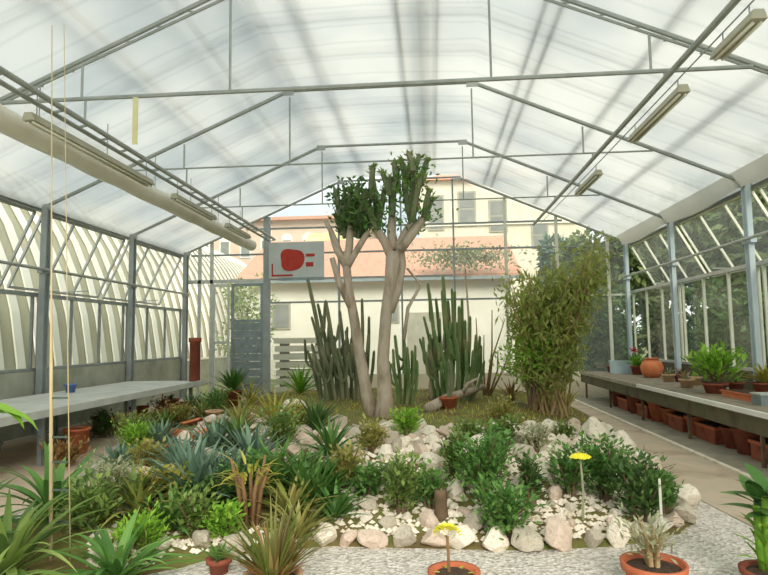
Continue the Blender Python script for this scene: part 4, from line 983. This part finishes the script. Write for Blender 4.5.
for k, (px, X, mt, lf_, lab) in enumerate(((668, 4.6, 'tanpot', 'lf_grey', 'tan pot with a grey tuft on the right bench next to the orange jar'), (680, 4.85, 'terra_d', 'lf_brown', 'dark pot with a withered tuft at the back of the right bench'), (686, 4.4, 'tanpot', 'lf_grey', 'tan pot with a grey tuft near the front edge of the right bench'), (694, 4.75, 'tanpot', None, 'empty tan pot just left of the large leafy bench plant'),
        (612, 4.5, 'terra_d', 'lf_grey', 'dull pot with grey tuft at the far end of the bench beside the box'), (600, 4.7, 'concrete', 'lf_mid', 'grey pot at the very end of the right bench by the tall shrub'), (735, 4.85, 'terra_d', 'lf_mid', 'dark pot with green tuft right behind the large leafy bench plant'))):
    potted('potted_plant', lab, (X, on_bench(px, X), BT), .09, .115, .15, mt, 'potted plant', lf_, 22, .22, .025, seed=40+k)
X = 4.6; y = on_bench(752, X)
t = thing('planter_tray', 'long shallow terracotta tray on the right bench before the yellow plant', 'tray', (X-.15, y-.1, BT)); g = MB(); g.box(-.15,.15,-.4,.4,0,.09); g.build('tray_body', 'terra_o', t); g = MB(); g.box(-.17,.17,-.42,.42,.07,.095); g.build('tray_rim', 'terra', t); g = MB(); g.box(-.13,.13,-.38,.38,.095,.1); g.build('soil', 'potsoil', t)
X = 4.9; potted('potted_plant', 'yellow-leaved pot plant on the right bench at the edge of the view', (X, on_bench(764, X), BT), .12, .16, .2, 'terra_d', 'potted plant', 'lf_yel', 40, .42, .06, seed=60)
X = 4.35; y = on_bench(766, X)
t = thing('metal_box', 'small grey metal box on the right bench at the edge of the view', 'box', (X, y, BT)); g = MB(); g.box(-.15,.15,-.12,.12,0,.13); g.build('box_shell', 'galv', t); g = MB(); g.box(-.16,.16,-.13,.13,.13,.15); g.build('box_lid', 'alu', t)

# under the right bench: planters and pots in one long row
yy = 4.75; k = 0; n_pots = 0
rr = random.Random(31); first = {}
while yy < 13.8:
    lab_n = ORD[n_pots]
    if k % 5 in (0, 3):
        L_ = rr.uniform(.6, .8)
        t = thing('window_box', 'long red-brown clay planter under the right bench, %s from the camera' % lab_n, 'planter', (4.12, yy+L_/2, .012), group='pots under the right bench')
        g = MB(); g.box(-.12,.12,-L_/2+.03,L_/2-.03,0,.2); g.build('planter_body', 'terra_d', t); g = MB(); g.box(-.14,.14,-L_/2+.01,L_/2-.01,.2,.24); g.build('planter_rim', 'terra', t); g = MB(); g.box(-.11,.11,-L_/2+.05,L_/2-.05,.24,.245); g.build('soil', 'potsoil', t)
        t.name = 'clay_planter'; yy += L_+.04
    else:
        r_ = rr.uniform(.16, .21); yy += r_+.03
        leaf_ = rr.choice(['lf_brown', 'lf_dark', None, 'lf_brown', 'lf_deep'])
        potted('terracotta_pot', '%s under the right bench, %s from the camera' % ('terracotta pot with a low plant' if leaf_ else 'bare round terracotta pot', lab_n), (4.14+rr.uniform(-.02,.03), yy, .012), r_*.75, r_, r_*1.7, rr.choice(['terra', 'terra_d', 'terra_d']), 'pot', leaf_, 22, .19, .03, 'pots under the right bench', n_pots, .5)
        yy += r_+.03
    n_pots += 1; k += 1

yy = 5.2; k = 0
while yy < 13.4:      # a second row behind, mostly in shade
    r_ = rr.uniform(.16, .2); yy += r_+.05
    potted('terracotta_pot', 'old dark pot in the back row under the right bench, %s from the camera' % ORD[k], (4.68, yy, .012), r_*.75, r_, r_*1.8, 'terra_d', 'pot', rr.choice(['lf_dark', 'lf_brown', 'lf_deep']), 12, .16, .03, 'back row of pots under the right bench', 90+k, .5)
    yy += r_+.05; k += 1
# ------------------------------------------------------------------ scatter the rocks of the bed
def px_of(x, y, z):
    d = Vector((x, y, z))-EYE; c = (d.dot(right), d.dot(up), d.dot(fwd)); return CX+F*c[0]/c[2], CY-F*c[1]/c[2]
row = []; s_tot = 0
front = [(-1.55,4.42),(-.8,4.68),(0,4.66),(.62,4.62),(1.54,4.78),(2.1,5.3),(2.25,5.7)]
seglen = [math.dist(a, b) for a, b in zip(front, front[1:])]; T = sum(seglen); u = .05
while u < T:
    q = u; i = 0
    while q > seglen[i] and i < len(seglen)-1: q -= seglen[i]; i += 1
    a, b = front[i], front[i+1]; f_ = q/seglen[i]; x = a[0]+(b[0]-a[0])*f_; y = a[1]+(b[1]-a[1])*f_+.03
    s = R.uniform(.095, .14); row.append((x, y, s)); u += s*2.05
for i, (x, y, s) in enumerate(row):
    mt = R.choice(['lime', 'lime', 'limep', 'limeg']); look = {'lime': 'whitish', 'limep': 'pinkish', 'limeg': 'greyish', 'limeo': 'ochre'}
    px = px_of(x, y, 0)[0]
    if 562 < px < 584: mt = 'limeo'
    if free(x, y, s, .6):
        rock(x, y, s, mt, '%s edging rock, %s from the agave end of the front row' % (look[mt], ORD[min(i, 34)]), flat=1.0 if mt == 'lime' else .85, sink=.25, group='edging rocks at the front of the bed')
look = {'lime': 'whitish', 'limep': 'pinkish', 'limeg': 'greyish'}
cnt = 0; tries = 0
def dens(x, y):
    px, py = px_of(x, y, gz(x, y))
    if 400 < px < 660 and 428 < py < 545: return 1
    if 325 < px <= 400 and 428 < py < 540: return .8
    if 90 < px < 330 and 528 < py < 575: return 1
    if 90 < px < 180 and 470 < py < 570: return .6
    if 180 < px <= 325 and 420 < py < 555: return .22
    return .0
while tries < 60000 and cnt < 350:
    tries += 1; x = R.uniform(-3.6, 3.0); y = R.uniform(4.05, 11.5)
    if bed_d(x, y) < .02 or R.random() > dens(x, y): continue
    s = R.choice([.05, .06, .07, .08, .1, .12, .15]) if cnt > 60 else R.uniform(.1, .17)
    if bed_d(x, y) < .5 and x > 1.8: s = R.uniform(.1, .19)
    if not free(x, y, s, .97): continue
    px, py = px_of(x, y, gz(x, y))
    if px > 400: mt = R.choice(['lime', 'lime', 'lime', 'limep', 'limeg']); z_ = 'on the white rock slope at the right of the bed' if px > 520 else 'on the white rock slope in the middle of the bed'
    elif px > 325: mt = R.choice(['limeg', 'limeg', 'limep', 'lime']); z_ = 'among the grey rocks below the tree'
    else: mt = R.choice(['lime', 'limeg', 'limep']); z_ = 'among the agaves at the left of the bed'
    if s > .12: sz = 'large'
    elif s > .075: sz = 'mid-sized'
    else: sz = 'small'
    rock(x, y, s, mt, '%s %s rock %s' % (sz, look[mt], z_), group='%s %s rocks %s' % (sz, look[mt], z_))
    cnt += 1
# big pale rocks heaped on the right shoulder
for i, (px, py, s, mt, lab) in enumerate(((596, 442, .24, 'lime', 'big white boulder at the top of the right shoulder of the bed'), (622, 452, .22, 'lime', 'big white boulder beside the path, right of the topmost boulder'), (612, 468, .18, 'limeg', 'big greyish boulder below the white shoulder boulders'), (672, 488, .16, 'lime', 'white boulder on the corner of the bed by the path'), (686, 505, .15, 'lime', 'rounded white boulder at the outermost corner of the bed'), (652, 478, .17, 'limep', 'pinkish boulder on the path side behind the dense dark shrub'))):
    x, y, z = ground_px(px, py)
    for _ in range(6):
        if free(x, y, s, .75): break
        hit = [o for o in list(col.objects) if o.name.startswith('rock') and (o.location.x-x)**2+(o.location.y-y)**2 < ((max(o.scale)+s)*.75)**2]
        if not hit: break
        for o in hit:
            placed[:] = [q for q in placed if not (abs(q[0]-o.location.x) < 1e-4 and abs(q[1]-o.location.y) < 1e-4)]
            bpy.data.objects.remove(o)
    rock(x, y, s, mt, lab, flat=.9)
g = MB(); rr = random.Random(55); k = 0
while k < 6800:
    x = rr.uniform(-3.2, 3.0); y = rr.uniform(4.0, 10.8)
    if bed_d(x, y) < .0 or px_of(x, y, gz(x, y))[1] < 430 or rr.random() > dens(x, y): continue
    k += 1; z = gz(x, y); q = rr.uniform(.016, .045); a = rr.uniform(0, 6.3); h = q*rr.uniform(.5, .9)
    vs = [(x+q*math.cos(a+i*PI/3)*rr.uniform(.7,1.1), y+q*math.sin(a+i*PI/3)*rr.uniform(.7,1.1), z-.01+(h*.6 if i % 2 else h*.3)) for i in range(6)]
    g.add(vs+[(x, y, z+h)], [(i, (i+1) % 6, 6) for i in range(6)])
tag(g.build('gravel_chips', 'lime'), 'pale stone chips filling the gaps between the rocks of the bed', 'gravel', kind='stuff')
# ground cover on the soil: moss and low weeds nobody could count
g = MB(); rr = random.Random(77); k = 0
while k < 2600:
    x = rr.uniform(-3.4, 2.9); y = rr.uniform(8.2, 14); 
    if bed_d(x, y) < .1 or not free(x, y, .06): continue
    k += 1; z = gz(x, y); a = rr.uniform(0, 6.3)
    g.leaf((x, y, z), a, rr.uniform(.6, 1.4), rr.uniform(.05, .13), .014, .6, 3)
tag(g.build('low_grass', 'lf_yel'), 'sparse yellowish grass and moss on the soil around the tree', 'grass', kind='stuff')

# ------------------------------------------------------------------ outside: stacked slabs, low building, houses, tunnel, trees
for k in range(7):
    g = MB(); w = R.uniform(-.06,.06); z = .06+k*.235
    g.box(-4.6+w, -3.0+w+R.uniform(-.1,.1), 17.0, 17.9, z, z+.16); o = g.build('stone_slab', 'slab')
    tag(o, 'cream slab in the stack behind the end wall, %s from the bottom' % ORD[k], 'slab', 'slabs stacked behind the end wall')
for k in range(6):
    for x in (-4.4, -3.35):
        g = MB(); z = .06+k*.235+.162; g.box(x-.05, x+.05, 17.05, 17.85, z, z+.071)
        tag(g.build('spacer_batten', 'bark_d'), 'dark batten between the stacked slabs, %s layer up, %s end' % (ORD[k], 'door' if x < -4 else 'tree'), 'batten', 'battens in the slab stack')
g = MB(); g.box(-4.8, -2.9, 17.0, 17.9, -.03, .058); tag(g.build('pallet_base_board', 'bark_d'), 'dark board on the ground under the stacked slabs', 'board')
bpy.data.objects['pallet_base_board'].name = 'ground_board'

t = thing('low_building', 'low cream building with terracotta tiled roof right behind the end wall', 'building', (-2.0, 24, 0))
g = MB(); g.box(-5.6, 5.2, 0, 5, -.03, 4.0); g.build('wall', 'creamw', t)
g = MB(); g.add([(-6.0,-.5,3.95),(5.6,-.5,3.95),(5.6,4.5,6.3),(-6.0,4.5,6.3),(-6.0,-.5,4.08),(5.6,-.5,4.08),(5.6,4.5,6.43),(-6.0,4.5,6.43)], [(0,3,2,1),(4,5,6,7),(0,1,5,4),(1,2,6,5),(2,3,7,6),(3,0,4,7)]); g.build('roof', 'rooft', t)
for x, z0, z1, w in ((-4.6, 2.0, 3.1, .8), (.0, 2.2, 3.1, .7)):
    g = MB(); g.box(x, x+w, -.06, .04, z0, z1); f_ = g.build('window', 'shutter', t); g = MB(); g.box(x+.07, x+w-.07, -.08, -.061, z0+.07, z1-.07); g.build('pane', 'dglass', f_)
g = MB(); g.box(1.0, 2.4, -.05, .03, 0, 2.6); g.build('door', 'shutter', t)
g = MB(); g.box(-6.0, 5.6, -.6, -.5, 3.86, 3.98); g.build('gutter', 'galv', t)
t = thing('tall_house', 'tall cream house with shuttered windows rising above the tiled roof', 'building', (0, 36, 0))
g = MB(); g.box(-.6, 9.6, 0, 8, -.03, 11.2); g.build('wall', 'cream', t)
for px, py, w, h in ((436, 213, 1.0, 2.2), (467, 209, 1.1, 2.2), (498, 216, 1.1, 2.0), (540, 235, 1.0, 1.6)):
    p = at(px, py, 36); g = MB(); g.box(p.x-w/2, p.x+w/2, -.08, .04, p.z-h/2, p.z+h/2); f_ = g.build('window', 'shutter', t)
    g = MB(); g.box(p.x-w/2+.1, p.x+w/2-.1, -.1, -.081, p.z-h/2+.1, p.z-.05); g.box(p.x-w/2+.1, p.x+w/2-.1, -.1, -.081, p.z+.05, p.z+h/2-.1); g.build('pane', 'dglass', f_)
g = MB(); g.box(-.8, 9.8, -.15, 0, 8.35, 8.5); g.build('string_course', 'creamw', t)
g = MB(); g.add([(-1,-.4,11.2),(10,-.4,11.2),(10,8.4,11.2),(-1,8.4,11.2),(2.5,4,13),(6.5,4,13)], [(0,1,5,4),(1,2,5),(2,3,4,5),(3,0,4),(3,2,1,0)]); g.build('roof', 'rooft', t)
t = thing('arcaded_house', 'beige house with a row of small arched windows at the left behind the sign', 'building', (0, 38, 0))
g = MB(); g.box(-18, -4.2, 0, 8, -.03, 9.4); g.build('wall', 'pinkw', t)
for k in range(9):
    x = -16.8+k*1.4; g = MB(); vs = [(x, -.06, 7.0), (x+.75, -.06, 7.0)]+[(x+.375+.375*math.cos(PI*j/8), -.06, 8.2+.375*math.sin(PI*j/8)) for j in range(9)]; vb = [(a, .03, c) for a, b, c in vs]; n = len(vs)
    g.add(vs+vb, [tuple(range(n))]+[(j, n+j, n+(j+1) % n, (j+1) % n) for j in range(n)]); f_ = g.build('window', 'whitepaint', t); g = MB(); g.box(x+.1, x+.65, -.08, -.061, 7.1, 8.1); g.build('pane', 'dglass', f_)
g = MB(); g.box(-18.3, -4.0, -.5, 8.5, 9.4, 9.6); g.build('roof', 'rooft', t)
p = at(330, 244, 30.5)
t = thing('yellow_awning', 'pale yellow awning in front of the beige house', 'awning', (p.x, 30.5, 0))
g = MB(); g.add([(-1.1,0,p.z+.6),(1.1,0,p.z+.6),(1.25,-1.2,p.z-.3),(-1.25,-1.2,p.z-.3),(1.25,-1.2,p.z-.55),(-1.25,-1.2,p.z-.55)], [(0,3,2,1),(3,5,4,2)]); g.build('awning_cloth', 'awn', t)
for x in (-1.2, 1.2): g = MB(); g.tube([(x, -1.18, 0), (x, -1.18, p.z-.3)], .05, 6); g.build('post', 'galv', t)

# the neighbouring hoop tunnel beyond the left wall
t = thing('hoop_tunnel', 'neighbouring hoop tunnel with white ribs outside the left wall', 'tunnel', (-12.4, 0, 0))
def arc(a, rx=4.0, rz=6.6): return (rx*math.cos(a), rz*math.sin(a))
g = MB(); n = 18; ys = (4, 34)
for yv in ys:
    for i in range(n+1):
        c = arc(PI*i/n, 3.94, 6.54); g.v.append((c[0], yv, c[1]-.02))
for i in range(n): g.f.append((i, i+1, n+2+i, n+1+i))
g.build('cover', 'tunnel', t, smooth=True)
for k in range(48):
    y = 4.2+k*.62; g = MB(); w = .12
    for i in range(n+1):
        c = arc(PI*i/n); d = arc(PI*i/n, 3.96, 6.56); g.v += [(c[0], y-w, c[1]), (c[0], y+w, c[1]), (d[0], y+w, d[1]), (d[0], y-w, d[1])]
    for i in range(n):
        for j in range(4): g.f.append((4*i+j, 4*i+(j+1) % 4, 4*(i+1)+(j+1) % 4, 4*(i+1)+j))
    g.build('rib', 'rib', t)
g = MB(); g.box(3.96, 4.06, 4, 34, 0, .9); g.build('side_board', 'wallc', t)
g = MB(); g.box(3.98, 4.08, 4, 34, .9, .97); g.build('base_rail', 'rib', t)

def tree(name, lab, loc_, h, r, leafm, n=2400, ls=.2, seed=0, trunk=.14, low=.1):
    rr = random.Random(seed); t = thing(name, lab, 'tree', loc_); g = MB()
    g.tube([(0,0,-.05), (.05,.03,h*.35), (0,0,h*.75)], [trunk, trunk*.8, trunk*.3], 8); g.build('trunk', 'bark_d', t, smooth=True)
    blobs = [(Vector((max(-.6*r, min(.6*r, rr.gauss(0,r*.42))), max(-.6*r, min(.6*r, rr.gauss(0,r*.42))), h*rr.uniform(low, .92))), rr.uniform(.3,.5)*r) for _ in range(30)]
    g = MB()
    for k in range(n):
        c, q = rr.choice(blobs); d = Vector((rr.gauss(0,1), rr.gauss(0,1), rr.gauss(0,1))).normalized(); p = c+d*q*rr.uniform(.6,1.05)
        if p.z < .05: p.z = rr.uniform(.05,.5)
        g.leaflet(p, d+Vector((rr.uniform(-.7,.7), rr.uniform(-.7,.7), rr.uniform(-.8,.4))), d, ls*rr.uniform(.7,1.4), ls*.55)
    g.build('foliage', leafm, t); return t
tl = [(8.6, 5.6, 6.4, 1.55, 'lf_tree', 'dark evergreen tree outside the right wall, nearest the camera'), (8.8, 9.0, 6.6, 1.6, 'lf_tree2', 'pale green tree outside the right wall, behind the large bench plant'),
      (8.6, 12.4, 6.4, 1.6, 'lf_tree', 'dark evergreen tree outside the right wall, beside the round orange jar'), (8.7, 15.8, 6.6, 1.6, 'lf_tree', 'dark evergreen outside the far corner of the right wall'),
      (9.1, 19.6, 6.6, 1.55, 'lf_tree', 'dark tree beyond the end wall at the right corner'), (5.6, 19.6, 5.0, 1.35, 'lf_tree', 'dark green tree beyond the end wall behind the tall shrub'), (13.0, 8.0, 8.6, 2.1, 'lf_tree2', 'tall pale tree in the second row outside the right wall'),
      (13.2, 13.2, 9.0, 2.1, 'lf_tree', 'tall dark tree in the second row outside the right wall'), (13.4, 18.4, 9.0, 2.3, 'lf_tree', 'tall dark tree in the second row, beyond the far corner'), (14.0, 24.0, 8.4, 2.2, 'lf_tree', 'tall dark tree far beyond the right corner of the end wall'),
      (9.0, 24.4, 7.2, 1.6, 'lf_tree', 'dark tree between the tiled roof and the right corner'), (5.3, 22.8, 5.4, 1.3, 'lf_teal', 'bluish tree beyond the end wall next to the tall cream house')]
for i, (x, y, h, r, mt, lab) in enumerate(tl): tree('leafy_tree', lab, (x, y, -.03), h, r, mt, 5200, .3, 100+i, .14, .06)
for k, (y, h, mt, lab) in enumerate(((6.2, 2.6, 'lf_tree', 'dark hedge bush right outside the right wall, nearest the camera'), (8.4, 2.7, 'lf_dark', 'dark hedge bush outside the right wall behind the yellow bench plant'), (10.6, 2.6, 'lf_tree', 'dull green hedge bush outside the right wall behind the large bench plant'), (12.8, 2.7, 'lf_dark', 'dark hedge bush outside the right wall behind the orange jar'), (15.0, 2.8, 'lf_dark', 'dark hedge bush outside the right wall near its far corner'), (17.6, 2.8, 'lf_dark', 'dark hedge bush outside the end wall at its right corner'))):
    tree('hedge_bush', lab, (7.0 if k < 5 else 4.9, y if k < 5 else 17.9, -.03), h, 1.0, mt, 2600, .17, 500+k, .05, .1)
p = at(247, 300, 21); tree('leafy_tree', 'small pale green tree seen through the end wall door', (p.x, 21, -.03), 3.9, .9, 'lf_tree2', 1500, .16, 210, .08, .35)
p = at(540, 300, 18.3)
# climbing green on the low building's roof line
p = at(465, 258, 23); s_ = MB()
t = thing('roof_climber', 'grey-green climber growing along the eave of the tiled roof', 'climber', (p.x, 23.2, -.03)); g = MB(); g.tube([(0,0,0),(.1,.1,2.4),(0,.15,p.z)], [.06,.05,.03], 6); g.build('vine_stem', 'bark_d', t)
g = MB()
for k in range(1500): g.leaflet(Vector((R.gauss(0,.9), R.uniform(-.2,.1), p.z+R.gauss(.1,.22))), rv(), rv(), .16, .1)
g.build('foliage', 'lf_grey', t)

# ------------------------------------------------------------------ daylight
w = bpy.data.worlds.new('sky'); sc.world = w; w.use_nodes = True
nt = w.node_tree; N = nt.nodes; L = nt.links; N.clear()
out = N.new('ShaderNodeOutputWorld'); bg = N.new('ShaderNodeBackground')
tc = N.new('ShaderNodeTexCoord'); nz = N.new('ShaderNodeTexNoise'); nz.inputs['Scale'].default_value = 2.2; nz.inputs['Detail'].default_value = 6
L.new(tc.outputs['Generated'], nz.inputs['Vector'])
sp = N.new('ShaderNodeSeparateXYZ'); L.new(tc.outputs['Generated'], sp.inputs[0])
ma = N.new('ShaderNodeMath'); ma.operation = 'MULTIPLY_ADD'; ma.inputs[1].default_value = .28; L.new(sp.outputs['X'], ma.inputs[0]); L.new(nz.outputs['Fac'], ma.inputs[2])
r = ramp(nt, [(176, 194, 208), (232, 236, 236), (255, 252, 244)]); r.color_ramp.elements[0].position = .25; r.color_ramp.elements[1].position = .5; r.color_ramp.elements[2].position = .75
L.new(ma.outputs[0], r.inputs[0]); L.new(r.outputs[0], bg.inputs[0]); bg.inputs[1].default_value = 1.15
L.new(bg.outputs[0], out.inputs[0])
sl = bpy.data.lights.new('sun', 'SUN'); sl.energy = 2.6; sl.angle = rad(35); sl.color = (1, .95, .87)
so = bpy.data.objects.new('sun', sl); col.objects.link(so); so.rotation_euler = Vector((-.2, .76, -.6)).to_track_quat('-Z', 'Y').to_euler()

sc.view_settings.view_transform = 'Standard'; sc.view_settings.look = 'None'; sc.view_settings.gamma = 1; sc.view_settings.use_curve_mapping = False
sc.view_settings.exposure = 0.6
sc.cycles.transparent_max_bounces = 24; sc.cycles.max_bounces = 10; sc.cycles.diffuse_bounces = 5; sc.cycles.transmission_bounces = 8
